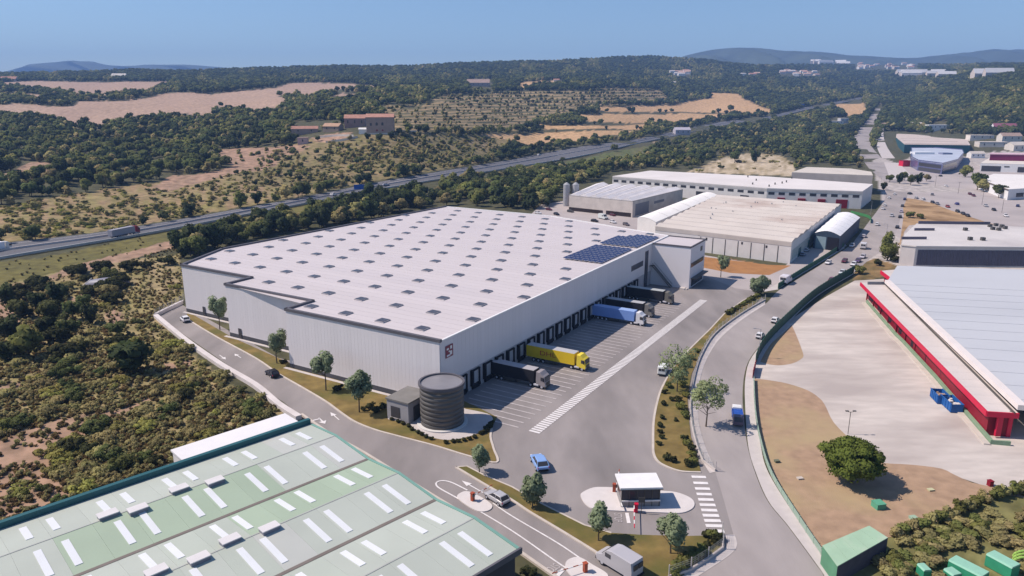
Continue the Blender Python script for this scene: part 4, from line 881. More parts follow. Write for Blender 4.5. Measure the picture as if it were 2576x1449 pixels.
# beige factory behind the warehouse
beige = mat('beige_roof', (.56, .505, .46), .85, .08, .05, var2=((.38, .29, .25), .03, .52, .74), stretch=(1, 1, 1))
FA, fc, FL = building('factory', 'long low beige roofed factory with ribbed roof and pilastered pale front wall', [(1649, 569), (1992, 609), (2117, 513), (1808, 490)], 8.7, wallw, beige)
p0, p1 = FL[0], FL[1]; d = (p1 - p0); up_ = (FL[3] - FL[0])
for i in range(22):
    f0, f1 = i / 22, (i + .94) / 22; mb = MB(); a0, b0 = p0 + up_ * f0, p1 + (FL[2] - FL[1]) * f0; a1, b1 = p0 + up_ * f1, p1 + (FL[2] - FL[1]) * f1
    zz = .75 if i % 2 else .02; z2 = .02 if i % 2 else .75
    vs = [(a0.x, a0.y, 8.7 + zz), (b0.x, b0.y, 8.7 + zz), (b1.x, b1.y, 8.7 + z2), (a1.x, a1.y, 8.7 + z2)]
    vs = [(x, y, 8.68) for x, y, z in vs] + vs
    mb.faces(vs, [(4, 5, 6, 7), (0, 1, 5, 4), (1, 2, 6, 5), (2, 3, 7, 6), (3, 0, 4, 7)]); mb.build('roof_panel', beige, FA)
wall_items(FA, p0, p1, [(.36 + i * .092, .364 + i * .092, 0, 6.6) for i in range(7)], 'pilaster', steel_d, .12)
wall_items(FA, p0, p1, [(.40, .412, 5.2, 6.4), (.66, .672, 5.4, 6.4), (.83, .842, 5.2, 6.2), (.34, .355, 6.8, 7.4)], 'window', glassd)
wall_items(FA, p0, p1, [(.0, 1, 6.9, 8.5)], 'fascia', mat('factory_fascia', (.50, .45, .42), .8, .06, .3), .1)
wall_items(FA, p1, FL[2], [(.02, .98, 1.2, 5.0)], 'cladding', mat('factory_side', (.40, .43, .42), .8, .1, .3), .1); wall_items(FA, p1, FL[2], [(.12, .16, 0, 3.6), (.28, .31, 0, 3.6)], 'door', teal, .2)
for i in range(14):
    f, g = rnd.uniform(.15, .95), rnd.uniform(.2, .9); q = p0 + d * f + up_ * g; MB().tube((q.x, q.y, 8.7), (q.x, q.y, 9.7), .3, n=7).build('roof_vent', steel_l, FA)
# vaulted white hall between the warehouse and the long factory
def vault(name, label, e0, e1, f0, f1, h, rise, wm, rm, cat='building', front=None, base=None):
    A0, A1, C0, C1 = V(*e0, h), V(*e1, h), V(*f0, h), V(*f1, h); c = (A0 + A1 + C0 + C1) / 4; c.z = 0; o = thing(name, label, cat, c)
    A0, A1, C0, C1 = (p - Vector((c.x, c.y, 0)) for p in (A0, A1, C0, C1)); secs = []
    for t in np.linspace(0, 1, 9):
        a, b = A0.lerp(A1, t), C0.lerp(C1, t); z = math.sin(math.pi * t) * rise; secs.append(((a.x, a.y, h + z), (b.x, b.y, h + z)))
    n = 6
    for k in range(n):
        mb = MB()
        for (a, b), (a2, b2) in zip(secs, secs[1:]):
            q = lambda a, b, t: tuple(Vector(a).lerp(Vector(b), t)); mb.poly((q(a, b, k / n), q(a2, b2, k / n), q(a2, b2, (k + .985) / n), q(a, b, (k + .985) / n)))
        mb.build('roof_panel', rm, o, True)
    w = MB(); w.poly([(*s[0][:2], s[0][2] - .1) for s in secs] + [(A1.x, A1.y, 0), (A0.x, A0.y, 0)]); w.poly([(*s[1][:2], s[1][2] - .1) for s in secs] + [(C1.x, C1.y, 0), (C0.x, C0.y, 0)])
    for p, q in ((A0, C0), (A1, C1)): w.poly(((p.x, p.y, 0), (q.x, q.y, 0), (q.x, q.y, h - .1), (p.x, p.y, h - .1)))
    w.build('wall', wm, o); return o, A0, A1, C0, C1
vw = mat('vault_white', (.78, .77, .78), .6, .03, .1)
vault('vaulted_hall', 'long narrow white vaulted roof running back from the warehouse yard', (1604, 547), (1650, 559), (1770, 484.5), (1807, 491), 8.9, .9, wallw, mat('vault_cream', (.80, .77, .74), .7, .04, .1))
o, A0, A1, C0, C1 = vault('vaulted_hall', 'short white barrel roofed hall with navy open front beside the street', (2049, 586), (2114, 594), (2106, 536), (2164, 547), 6.6, 1.5, mat('navy_wall', (.03, .05, .085), .7, .15, .3), vw)
wall_items(o, A0, A1, [(.08, .48, .1, 5.4)], 'door', mat('hall_door', (.22, .30, .35), .6, .08, .5), .1); wall_items(o, A0, A1, [(.52, .98, .1, 5.6)], 'open_bay_shade', mat('hall_inside_shade', (.01, .01, .02), .9, 0), .05)  # the open half is a near-black panel, inner shade put into its colour
# ribbed workshop with five pitched roof strips
o, c, L = building('workshop', 'grey workshop with parallel pitched roof strips behind the warehouse', [(1432, 491), (1592, 506), (1718, 476), (1500, 462)], 9, mat('workshop_wall', (.55, .49, .45), .9, .12, .25), mat('workshop_gutter', (.30, .28, .27), .8, .1, .3))
rw_ = mat('workshop_roof', (.72, .68, .68), .7, .08, .15)
for i in range(6):
    a, b = L[0].lerp(L[1], i / 6), L[0].lerp(L[1], (i + .9) / 6); a2, b2 = L[3].lerp(L[2], i / 6), L[3].lerp(L[2], (i + .9) / 6); m1, m2 = a.lerp(b, .6), a2.lerp(b2, .6); mb = MB(); z0, z1 = 9.02, 10.4
    mb.poly([(a.x, a.y, z0), (m1.x, m1.y, z1), (m2.x, m2.y, z1), (a2.x, a2.y, z0)][::-1]); mb.poly([(m1.x, m1.y, z1), (b.x, b.y, z0), (b2.x, b2.y, z0), (m2.x, m2.y, z1)][::-1]); mb.poly([(a.x, a.y, z0), (b.x, b.y, z0), (m1.x, m1.y, z1)]); mb.build('roof_panel', rw_, o)
wall_items(o, L[0], L[1], [(.0, .55, .2, 2.2), (.6, .98, .2, 2.4)], 'open_bay_shade', mat('bay_shade', (.03, .02, .02), .9, .2, .3)); wall_items(o, L[1], L[2], [(.05, .3, .5, 7), (.4, .6, 4.5, 6)], 'window', mat('grey_glass', (.16, .17, .22), .4, .1, .3))  # open bays are solid near-black panels standing in for the shade within
sl_ = thing('silo', 'pair of grey steel silos at the left end of the ribbed workshop', 'silo', T(1437, 518))
for x in (-3, 2.5): MB().tube((x, 0, 0), (x, 0, 13), 2.0, n=16).tube((x, 0, 13), (x, 0, 14.2), 2.0, .5, 16).build('tank_shell', steel_l, sl_, False)
MB().box(-.5, .3, -.5, .5, 0, 12.5).build('ladder', steel_d, sl_)
# long white factory with window band
o, c, L = building('factory', 'very long white roofed factory with a continuous band of dark windows', [(1541, 443), (1930, 473), (2170, 481), (2196, 463), (1932, 444), (1636, 429)], 10.5, wallw, mat('long_roof', (.64, .60, .585), .85, .08, .05))
for p, q, n in ((L[0], L[1], 17), (L[1], L[2], 9)):
    wall_items(o, p, q, [((i + .15) / n, (i + .75) / n, 6.6, 8.2) for i in range(n)], 'window', glassd); wall_items(o, p, q, [(0, 1, 8.6, 10.1)], 'fascia', mat('long_fascia', (.45, .43, .43), .8, .1, .3), .12)
wall_items(o, L[1], L[2], [(.12, .2, 3.2, 5), (.34, .42, 3.2, 5), (.55, .63, 3.2, 5)], 'canopy', redd, 1.2); wall_items(o, L[1], L[2], [(.74, .86, 0, 5.2)], 'gate', redd, .2); wall_items(o, L[0], L[1], [(.4, .45, 2.5, 5), (.58, .64, 2.5, 5), (.85, .9, 2.5, 5)], 'door', glassd, .1)
for i in range(8):
    q = L[1].lerp(L[4], rnd.uniform(.1, .9)) + (L[2] - L[1]) * rnd.uniform(-.4, .6); MB().tube((q.x, q.y, 10.4), (q.x, q.y, 11.8), .4, n=7).build('roof_vent', steel_d, o)
building('factory', 'pale beige gabled hall behind the right end of the long white factory', [(1992, 433), (2196, 441), (2192, 432), (2140, 424), (2030, 420)], 13, mat('beige_wall', (.44, .39, .37), .9, .08, .2), mat('beige_hall_roof', (.56, .51, .46), .9, .08, .1))
# teal and blue buildings far right
o, c, L = building('hall', 'wide beige roofed hall with teal front behind the blue glass building', [(2276, 363), (2441, 365), (2430, 345), (2330, 336), (2256, 332), (2254, 345)], 10, mat('teal_wall', (.02, .085, .11), .7, .1, .2), mat('pinkish_roof', (.52, .44, .40), .9, .08, .06))
for i in range(5):
    a, b = L[0].lerp(L[4], (i + .2) / 5.4), L[1].lerp(L[3], (i + .2) / 5.4); n = Vector((0, 1.2, 0)); mb = MB(); mb.prism([a, b, b + n, a + n], 10, 10.5); mb.build('roof_rib', mat('rib_roof', (.56, .50, .46), .9, .05, .1), o)
o, c, L = building('office_building', 'angular blue grey glass building with white roof terraces beside the wide road', [(2293, 395), (2310, 404), (2372, 412), (2410, 402), (2424, 385), (2420, 377), (2350, 372), (2292, 372)], 9, mat('blue_glass_wall', (.10, .11, .22), .25, .15, .3), mat('terrace_roof', (.42, .46, .55), .8, .1, .1), parapet=.9)
MB().box(-22, -2, 2, 12, 9, 11).build('roof_block', mat('roof_block_white', (.66, .68, .72), .8, .05, .2), o); MB().box(4, 14, -2, 6, 9, 10.6).build('roof_block', mat('roof_block_blue', (.20, .22, .32), .6, .1, .2), o)
wall_items(o, L[1], L[2], [(.05, .95, .5, 3.5), (.05, .95, 4.6, 7.6)], 'window', glassd, .1); wall_items(o, L[2], L[3], [(.05, .95, .5, 3.5), (.05, .95, 4.6, 7.6)], 'window', glassd, .1)
o, c, L = building('showroom', 'white building with dark glazed front and a wide crimson band on top', [(2467, 410), (2600, 414), (2640, 398), (2490, 396)], 7.5, white_m, cream)
wall_items(o, L[0], L[1], [(.03, .4, .4, 5.2), (.72, .86, .4, 5)], 'window', glassd, .15); wall_items(o, L[0], L[1], [(.46, .56, 4.4, 5.4)], 'window', steel_d, .15)
MB().prism([L[0].lerp(L[3], .45) + Vector((4, 0, 0)), L[1].lerp(L[2], .45), L[1].lerp(L[2], .6), L[0].lerp(L[3], .6) + Vector((4, 0, 0))], 7.5, 13).build('fascia_band', mat('crimson', (.18, .012, .07), .6, .06, .2), o)
MB().prism([L[0].lerp(L[3], .45) + Vector((3, -.3, 0)), L[1].lerp(L[2], .45), L[1].lerp(L[2], .62), L[0].lerp(L[3], .62) + Vector((3, 0, 0))], 13, 13.8).build('cap', mat('pale_pink', (.62, .42, .48), .8, .05, .3), o)
o, c, L = building('house', 'white rendered building with dark eave at the right edge above the forecourt', [(2466, 450), (2538, 476), (2640, 470), (2600, 440), (2500, 437)], 7, white_m, mat('white_flat_roof', (.70, .67, .65), .9, .05, .2))
wall_items(o, L[0], L[1], [(0, 1, 6.2, 6.8)], 'eave', mat('brown_eave', (.12, .09, .08), .8, .1, .5), .5); wall_items(o, L[0], L[1], [(.22, .38, 1, 4.2)], 'window', glassd, .1); wall_items(o, L[1], L[2], [(.2, .38, 1.6, 4.2)], 'window', glassd, .1)
# pale flat roofed building with dark shutter wall on the right
b8w = mat('b8_wall', (.60, .55, .53), .85, .06, .3)
o, c, L = building('industrial_building', 'long pale flat roofed building with dark corrugated shutter wall on the right', [(2267, 617), (2304, 621), (2640, 624), (2700, 580), (2500, 566), (2306, 562), (2275, 590)], 7.6, b8w, mat('b8_roof', (.55, .52, .51), .9, .06, .08, var2=((.43, .40, .40), .03, .5, .7)))
q0, q1 = L[1], L[2]; sw = MB(); dd_ = (q1 - q0); shm = mat('shutter_dark', (.085, .082, .12), .5, .1, .5)
for i in range(40):
    wall_items(o, q0, q1, [(.02 + i * .0245, .02 + i * .0245 + .0225, .5, 6.5)], 'shutter_panel', shm, .12)
for (a_, b_, f) in ((0, 2, 0), ):
    pb = MB(); strip(pb, [(p.x, p.y) for p in L[:3]], .6, .5, 7.55); pb.build('parapet', mat('b8_trim', (.66, .61, .58), .8, .04, .3), o)
for x0, x1, y in ((2300, 2350, 580), (2268, 2330, 602)):
    pb = MB(); strip(pb, [V(x0, y, 7.6) - Vector((c.x, c.y, 0)), V(x1, y, 7.6) - Vector((c.x, c.y, 0))], .5, 1.1, 7.58); pb.build('roof_upstand', mat('upstand_dark', (.12, .11, .15), .8, .1, .5), o)
pb = MB(); strip(pb, [V(2310, 563, 7.6) - Vector((c.x, c.y, 0)), V(2490, 565, 7.6) - Vector((c.x, c.y, 0))], .5, 1.3, 7.58); pb.build('roof_upstand', MATS['upstand_dark'], o)
for x, y in ((2440, 604), (2472, 605), (2490, 571), (2505, 569), (2520, 572), (2528, 576), (2497, 578), (2512, 580), (2428, 580)):
    p = V(x, y, 7.6) - Vector((c.x, c.y, 0)); MB().box(p.x - .7, p.x + .7, p.y - .7, p.y + .7, 7.6, 8.9).build('roof_vent', steel_d, o)
pf = thing('pipe_frame', 'pale curved metal pipe frame in front of the dark shutter wall', 'frame', V(2553, 672))
MB().tube((-2.6, 0, 0), (-2.6, 0, 3.6), .16).tube((-2.6, 0, 3.6), (-1.4, 0, 4.8), .16).tube((-1.4, 0, 4.8), (5, 0, 4.9), .16).tube((1, 0, 0), (1, 0, 4.8), .1).build('tube', alum, pf)
# red trimmed building on the right
RB = thing('red_trimmed_building', 'large low building on the right with pale blue grey roof and bright red canopy', 'industrial building', V(2400, 900))
RB.location.z = 0; rc0 = Vector((RB.location.x, RB.location.y, 0)); hC = 5.2; hM = 6.6
def rl(x, y, z): return V(x, y, z) - rc0
F0, F1 = rl(2165, 711, hC), rl(2483, 1036, hC); E1 = rl(2564, 1041, hC); E0 = rl(2226, 711, hC)
M0, M1 = rl(2232, 708, hM), rl(2572, 1026, hM)
canm = mat('canopy_roof', (.56, .505, .48), .85, .06, .15)
mr = MB(); mr.prism([rl(2257, 668, hM), rl(2760, 684, hM), rl(3000, 1060, hM), M1, M0], hM - .3, hM); mr.build('roof', mat('blue_grey_roof', (.475, .49, .525), .8, .03, .06, var2=((.43, .445, .48), .05, .5, .75), stretch=(.25, 1, 1)), RB)
for i in range(13):                                   # roof membrane seams
    f = (i + .5) / 13; a = M0.lerp(M1, f); b = a + Vector((120, -26, 0)) * (1 - .25 * f); s_ = MB(); s_.prism([a + Vector((1.4, 0, 0)), b, b + Vector((0, .16, 0)), a + Vector((1.4, .16, 0))], hM, hM + .05); s_.build('roof_seam', mat('roof_seam_grey', (.40, .415, .45), .8, .05, .3), RB)
pw_ = MB(); strip(pw_, [M0, M1], 1.5, 1.0, hM - .5); pw_.build('parapet', mat('parapet_cream', (.68, .62, .60), .8, .04, .3), RB)
gt = MB(); strip(gt, [E0 + Vector((-.6, 0, 0)), E1 + Vector((-.9, 0, 0))], .3, .5, hC - .2); gt.build('gutter', steel_d, RB)
n_can = 24
for i in range(n_can):
    f0, f1 = i / n_can, (i + .99) / n_can; mb = MB(); mb.prism([F0.lerp(F1, f0), F0.lerp(F1, f1), E0.lerp(E1, f1), E0.lerp(E1, f0)], hC - .15, hC); mb.build('canopy_panel', canm, RB)
fb = MB(); strip(fb, [F0, F1], .3, 1.05, hC - .95, 0, 0); strip(fb, [F1, E1], .3, 1.05, hC - .95); fb.build('fascia', redp, RB)
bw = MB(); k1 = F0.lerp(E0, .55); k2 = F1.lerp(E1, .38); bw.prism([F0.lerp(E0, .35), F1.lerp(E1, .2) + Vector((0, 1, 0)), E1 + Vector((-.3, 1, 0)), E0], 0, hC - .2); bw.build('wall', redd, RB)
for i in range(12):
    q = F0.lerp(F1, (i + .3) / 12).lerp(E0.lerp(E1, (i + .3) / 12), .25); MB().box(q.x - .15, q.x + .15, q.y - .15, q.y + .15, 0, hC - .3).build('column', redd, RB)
for i in range(8):
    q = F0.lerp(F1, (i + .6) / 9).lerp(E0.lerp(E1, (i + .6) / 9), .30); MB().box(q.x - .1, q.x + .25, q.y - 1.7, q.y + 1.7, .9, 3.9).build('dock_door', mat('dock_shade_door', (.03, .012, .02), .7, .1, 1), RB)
MB().box(E1.x - 1.0, E1.x - .2, E1.y + .9, E1.y + 1.3, 0, hC).box(E1.x - 3.4, E1.x - 2.4, E1.y + .4, E1.y + .9, .4, 4.2).build('end_panel', redp, RB)
lg_ = MB(); KP = [rl(*q, 0) for q in ((2180, 762), (2252, 845), (2270, 862), (2352, 952), (2420, 1032), (2494, 1118))]; strip(lg_, KP + [rl(2540, 1121, 0)], .5, .9, 0); lg_.build('green_kerb', mat('kerb_green', (.20, .29, .19), .8, .15, .5), RB)
lg_ = MB(); strip(lg_, [q + Vector((-1.0, -.3, 0)) for q in KP], 1.1, .3, 0); lg_.build('dock_kerb', kerbm, RB)
rb2 = thing('red_canopy', 'short separate bright red canopy beyond the grey parapet, next to shrubs', 'canopy', V(2232, 712)); c2 = Vector((rb2.location.x, rb2.location.y, 0))
a, b = V(2216, 681, 4.8) - c2, V(2250, 707, 4.8) - c2; sb2 = MB(); strip(sb2, [a, b], .3, 1.2, 3.7); sb2.build('fascia', redp, rb2); MB().prism([a, b, b + Vector((6.5, 1, 0)), a + Vector((6, 2, 0))], 4.5, 4.75).build('roof', canm, rb2); MB().prism([a + Vector((1.5, 0, 0)), b + Vector((1.5, 1, 0)), b + Vector((6.5, 1, 0)), a + Vector((6, 2, 0))], 0, 4.5).build('wall', redd, rb2)
pw3 = MB(); strip(pw3, [V(2182, 717, 5), V(2320, 718, 5)], .5, 1.1, 5.0); tag(pw3.build('parapet_wall', mat('grey_parapet', (.22, .22, .24), .8, .1, .5)), 'grey parapet wall crossing the roof between the two red canopies', 'wall')
# blue containers
def skip(p, q, label, fill):
    a, b = V(*p), V(*q); o = thing('waste_container', label, 'container', a, math.atan2(b.y - a.y, b.x - a.x), 'open blue containers by the red dock'); L = (b - a).length; w = 1.15
    for (x0, x1, y0, y1) in ((0, L, -w, -w + .08), (0, L, w - .08, w), (0, .08, -w + .08, w - .08), (L - .08, L, -w + .08, w - .08)): MB().box(x0, x1, y0, y1, .15, 1.9).build('side_panel', bluec, o)
    for i in range(5): MB().box(.3 + i * (L - .6) / 4 - .06, .3 + i * (L - .6) / 4 + .06, -w - .08, -w, .15, 1.9).build('rib', bluec, o)
    MB().box(.08, L - .08, -w + .08, w - .08, .1, .2).build('floor_panel', rubber, o); MB().box(-.05, L + .05, -w - .1, -w + .1, 1.86, 1.98).box(-.05, L + .05, w - .1, w + .1, 1.86, 1.98).build('rim', bluec, o)
    hp = MB()
    for i in range(14):
        x, y, s_ = rnd.uniform(.5, L - .6), rnd.uniform(-.7, .7), rnd.uniform(.2, .5); hp.box(x - s_, x + s_, y - s_ * .7, y + s_ * .7, .2, rnd.uniform(.9, 1.85))
    hp.build('waste', mat('waste_' + fill, (.62, .58, .56) if fill == 'white' else (.38, .27, .2), .9, .3, 2), o)
skip((2353, 998), (2372, 1018), 'smaller open blue container with brown waste, farther along the red dock', 'brown'); skip((2378, 1014), (2406, 1040), 'larger open blue container with white waste, nearer end of the red dock', 'white')
# ------------------------------------------------------------------ fences, walls, small things on the lawn
def panel_fence(name, label, pts, h, m, step=2.5, cat='fence', w=.12, post=None, n=None):
    P = W(smooth(pts, 5)); L = sum((b - a).length for a, b in zip(P, P[1:])); n = n or max(2, int(L / step)); Q = resample(P, n + 1); o = thing(name, label, cat, Q[0])
    o.location.z = 0; c = Vector((Q[0].x, Q[0].y, 0)); pd = MB().box(-.06, .06, -.08, .08, 0, h + .15).data('post', post or m)
    for a, b in zip(Q, Q[1:]):
        d = (b - a); ang = math.atan2(d.y, d.x); put('panel', MB().box(.05, d.length - .03, -w / 2, w / 2, .12, h).data('panel', m), o, a - c, ang); put('post', pd, o, a - c, ang)
    return o
panel_fence('green_fence', 'long dark green panel fence along the right edge of the street above the yard', [(2147, 688), (2057, 742), (1994, 797), (1940, 851), (1915, 884), (1900, 918)], 2.9, greenp, 2.6)
panel_fence('green_fence', 'low pale green railing curving down beside the brown lawn', [(1896, 958), (1900, 1040), (1912, 1110), (1940, 1198), (2007, 1308), (2064, 1393), (2085, 1425)], 1.0, mat('pale_green_fence', (.27, .36, .29), .7, .1, .5), 2.6, w=.1)
panel_fence('green_fence', 'green panel fence left of the street in front of the beige factory yard', [(1957, 727), (1995, 701), (2060, 661), (2122, 621)], 1.9, mat('mid_green_fence', (.025, .105, .065), .7, .15, .4), 2.6)
panel_fence('green_fence', 'short bright green fence between the white hall and the upper street', [(2140, 537), (2185, 549), (2190, 562)], 1.6, mat('bright_green_fence', (.05, .20, .07), .7, .1, .4), 3)
panel_fence('red_gatepost_wall', 'small red gate wall at the lower end of the dark green fence', [(1900, 926), (1893, 952)], 2.0, redd, 1.6, 'gate')
def mesh_fence(label, pts, h, step, top=None):
    P = W(smooth(pts, 5)); L = sum((b - a).length for a, b in zip(P, P[1:])); n = max(2, int(L / step)); Q = resample(P, n + 1); o = thing('wire_fence', label, 'fence', (Q[0].x, Q[0].y, 0)); c = Vector((Q[0].x, Q[0].y, 0))
    pd = MB().tube((0, 0, 0), (0, 0, h + .25), .07, n=6).data('post', pave); fm = mat('wire_grey', (.30, .31, .30), .6, .05, 1)
    for q in Q: put('post', pd, o, q - c)
    for a, b in zip(Q, Q[1:]):
        mb = MB()
        for i in range(6): mb.tube(a - c + Vector((0, 0, .3 + i * (h - .3) / 5)), b - c + Vector((0, 0, .3 + i * (h - .3) / 5)), .018, n=4, caps=False)
        for i in range(5): q = a.lerp(b, i / 5) - c; mb.tube(q + Vector((0, 0, .3)), q + Vector((0, 0, h)), .014, n=4, caps=False)
        mb.build('wire_panel', fm, o)
    b_ = MB(); strip(b_, [q - c for q in Q], .3, .5, 0); b_.build('base_wall', pave, o); return o
mesh_fence('grey wire fence on a low wall around the bottom right lawn corner', [(1682, 1456), (1728, 1442), (1823, 1378), (1816, 1346)], 1.9, 3.2)
mesh_fence('grey wire fence between the planted island and the public street', [(1800, 1186), (1770, 1165), (1752, 1120), (1738, 1055), (1738, 1000), (1750, 935), (1768, 888), (1800, 840), (1863, 792), (1925, 756)], 1.7, 3.5)
mesh_fence('light wire fence with square posts at the far left end of the site road', [(391, 797), (420, 782), (462, 758)], 2.2, 2.4)
SD = thing('green_shed', 'small shed with pale green flat roof beside the hedge at the bottom', 'shed', V(2110, 1420)); c = Vector((SD.location.x, SD.location.y, 0))
hS = 2.9; q4 = [V(x, y, hS) - c for x, y in ((2069, 1372), (2187, 1322), (2234, 1352), (2107, 1424))]
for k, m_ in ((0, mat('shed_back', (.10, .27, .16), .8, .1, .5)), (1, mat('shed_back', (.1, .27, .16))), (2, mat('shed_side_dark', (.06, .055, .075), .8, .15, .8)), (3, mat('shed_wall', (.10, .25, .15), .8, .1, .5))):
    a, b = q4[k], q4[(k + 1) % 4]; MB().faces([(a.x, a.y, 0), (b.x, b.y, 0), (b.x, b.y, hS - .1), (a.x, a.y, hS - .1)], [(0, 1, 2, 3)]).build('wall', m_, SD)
for k in range(5):
    a, b, e, f = q4[0].lerp(q4[1], k / 5), q4[0].lerp(q4[1], (k + .985) / 5), q4[3].lerp(q4[2], (k + .985) / 5), q4[3].lerp(q4[2], k / 5); MB().prism([a, b, e, f], hS - .1, hS).build('roof_panel', greenl, SD)
def crate(x, y, label, c_, s=(1.0, .9, .7), name='utility_box', rz=.2):
    o = thing(name, label, 'box', V(x, y), rz); MB().box(-s[0] / 2, s[0] / 2, -s[1] / 2, s[1] / 2, 0, s[2]).build('body', c_, o); MB().box(-s[0] / 2 - .05, s[0] / 2 + .05, -s[1] / 2 - .05, s[1] / 2 + .05, s[2], s[2] + .08).build('lid', c_, o); return o
tg_ = mat('box_teal_green', (.10, .33, .21), .7, .1, 1)
crate(2209, 1277, 'green lidded box alone on the brown lawn below the round pine', tg_, (1.5, 1.5, .9)); crate(2297, 1306, 'pale green low box on the brown lawn near the hedge', mat('pale_green_box', (.30, .42, .31), .8, .1, 1), (1.0, .8, .35))
crate(1954, 1163, 'small dark box on the brown lawn near the street railing', mat('box_olive', (.14, .15, .10), .8, .1, 1), (.8, .6, .35)); crate(2012, 1205, 'small pale slab on the brown lawn left of the pine', kerbm, (.9, .6, .2)); crate(2341, 1234, 'small pale yellow slab on the brown lawn right of the pine', mat('slab_yellow', (.5, .48, .3), .8, .1, 1), (.9, .6, .2))
crate(2490, 1222, 'small dark red box standing at the rim of the concrete yard', redd, (.7, .7, .9))
lp = thing('lamp_post', 'thin lamp post with twin heads behind the round pine', 'lamp post', V(2133, 1092)); MB().tube((0, 0, 0), (0, 0, 4.6), .06).build('pole', steel_d, lp)
for s in (-1, 1): MB().tube((0, 0, 4.5), (s * .9, 0, 4.75), .04).build('arm', steel_d, lp); MB().box(s * .7 - .3, s * .7 + .3, -.15, .15, 4.7, 4.85).build('lamp_head', steel_d, lp)
# street lamps along the public road
for i, (x, y, lb) in enumerate([(2215, 470, 'street lamp at the top of the street near the roundabout'), (2190, 540, 'street lamp on the left kerb by the short bright green fence'), (2228, 605, 'street lamp on the right kerb behind the bushy roadside tree'), (1908, 900, 'street lamp at the lower end of the dark green fence')]):
    o = thing('street_lamp', lb, 'street lamp', V(x, y)); MB().tube((0, 0, 0), (0, 0, 7.5), .09, .06).build('pole', steel_l, o); MB().tube((0, 0, 7.4), (-1.5, 0, 7.7), .05).build('arm', steel_l, o); MB().box(-1.9, -1.3, -.14, .14, 7.6, 7.75).build('lamp_head', steel_l, o)
# green recycling boxes at the bottom right corner
def rec_box(x, y, L, w, h, rz, label, m):
    o = thing('recycling_container', label, 'container', V(x, y), rz); MB().box(-w / 2, w / 2, -L / 2, L / 2, .1, h).build('body', m, o); mb = MB(); profile(mb, [(-w / 2 - .05, h), (w / 2 + .05, h), (w / 2 - .1, h + .22), (-w / 2 + .1, h + .22)], L / 2, .1); mb.build('lid', mat('lid_green', (.26, .50, .38), .7, .06, 1), o); return o
rec_box(2432, 1452, 4.2, 2.0, 1.6, .55, 'long green container with pale lid at the bottom edge, left of a pair', green_b); rec_box(2518, 1436, 3.4, 1.9, 1.7, .45, 'green container with bright lid at the bottom right, right of a pair', green_b)
rec_box(2393, 1459, 1.5, 1.5, 1.2, .3, 'square light green container cut by the bottom edge', green_b); rec_box(2322, 1448, 1.5, 1.1, 1.2, .1, 'dark green bin beside the shed at the bottom edge', green_b)
o = thing('garden_structure', 'lime green curved frame at the bottom right corner', 'frame', V(2572, 1432)); lm = mat('lime_paint', (.30, .48, .10), .6, .06, 1)
for k in range(3):
    mb = MB()
    for i in range(8): t0, t1 = i * .4, (i + 1) * .4; mb.tube((math.cos(t0) * 1.5 + k * .5, k * .7, 1.1 + math.sin(t0) * .8), (math.cos(t1) * 1.5 + k * .5, k * .7, 1.1 + math.sin(t1) * .8), .16, n=6)
    mb.build('hoop', lm, o)
# ------------------------------------------------------------------ farmhouse and houses far away
def house(x, y, w, d, h, label, wm, rm, rz=0., cat='house', name='house', wins=0, group=None, roof='gable', rh=None, at=None):
    p = at or T(x, y); o = thing(name, label, cat, p, rz, group); rh = rh or w * .16
    MB().box(-w / 2, w / 2, 0, d, -3, h).build('wall', wm, o)
    if roof == 'gable':
        e = .4; mb = MB(); mb.poly([(-w / 2 - e, -e, h), (w / 2 + e, -e, h), (w / 2 + e, d / 2, h + rh), (-w / 2 - e, d / 2, h + rh)]); mb.poly([(w / 2 + e, d + e, h), (-w / 2 - e, d + e, h), (-w / 2 - e, d / 2, h + rh), (w / 2 + e, d / 2, h + rh)])
        mb.poly([(-w / 2, 0, h - .02), (-w / 2, d / 2, h + rh - .05), (-w / 2, d, h - .02)], 1); mb.poly([(w / 2, d, h - .02), (w / 2, d / 2, h + rh - .05), (w / 2, 0, h - .02)], 1); mb.build('roof', [rm, wm], o)
    else: MB().box(-w / 2 - .2, w / 2 + .2, -.2, d + .2, h, h + .4).build('roof', rm, o)
    for i in range(wins): f = (i + .5) / wins; MB().box(-w / 2 + w * f - .6, -w / 2 + w * f + .6, -.08, 0, h * .45, h * .78).build('window', glassd, o)
    return o
fh = house(957, 337, 25, 19, 15, 'tall pink stone farmhouse with two arched openings on the hill', stone_w, tile_r, .12, 'farmhouse', 'farmhouse', 0, rh=3)
for i in range(2):
    for k, (z0, z1, hw_) in enumerate(((7.6, 10.4, .95), (2.6, 4.2, .8))):
        mb = MB(); cx_ = -3.0 + i * 5.2; pts = [(cx_ - hw_, z0), (cx_ + hw_, z0), (cx_ + hw_, z1 - hw_)] + [(cx_ + math.cos(t) * hw_, z1 - hw_ + math.sin(t) * hw_) for t in np.linspace(.3, 2.84, 6)] + [(cx_ - hw_, z1 - hw_)]
        mb.loft([[(x, -.12, z) for x, z in pts], [(x, .05, z) for x, z in pts]]); mb.build('arched_window', glassd if k == 0 else redd, fh)
MB().box(-9.2, -7.4, -.1, .05, 7.4, 9.8).build('window', glassd, fh); MB().box(-13, 12.7, -.5, .4, -3, .9).build('base_wall', cream, fh)
house(893, 320, 20, 13, 8.5, 'red roofed wing left of the tall pink farmhouse', mat('wing_wall', (.33, .215, .19), .9, .12, .3), tile_r, .1, rh=3.5, wins=3, group='farm buildings on the hill')
house(767, 336, 25, 9, 4.5, 'long low barn with red tiled roof left of the farmhouse', stone_w, tile_r, .22, 'barn', 'barn', 2, 'farm buildings on the hill', rh=2.6)
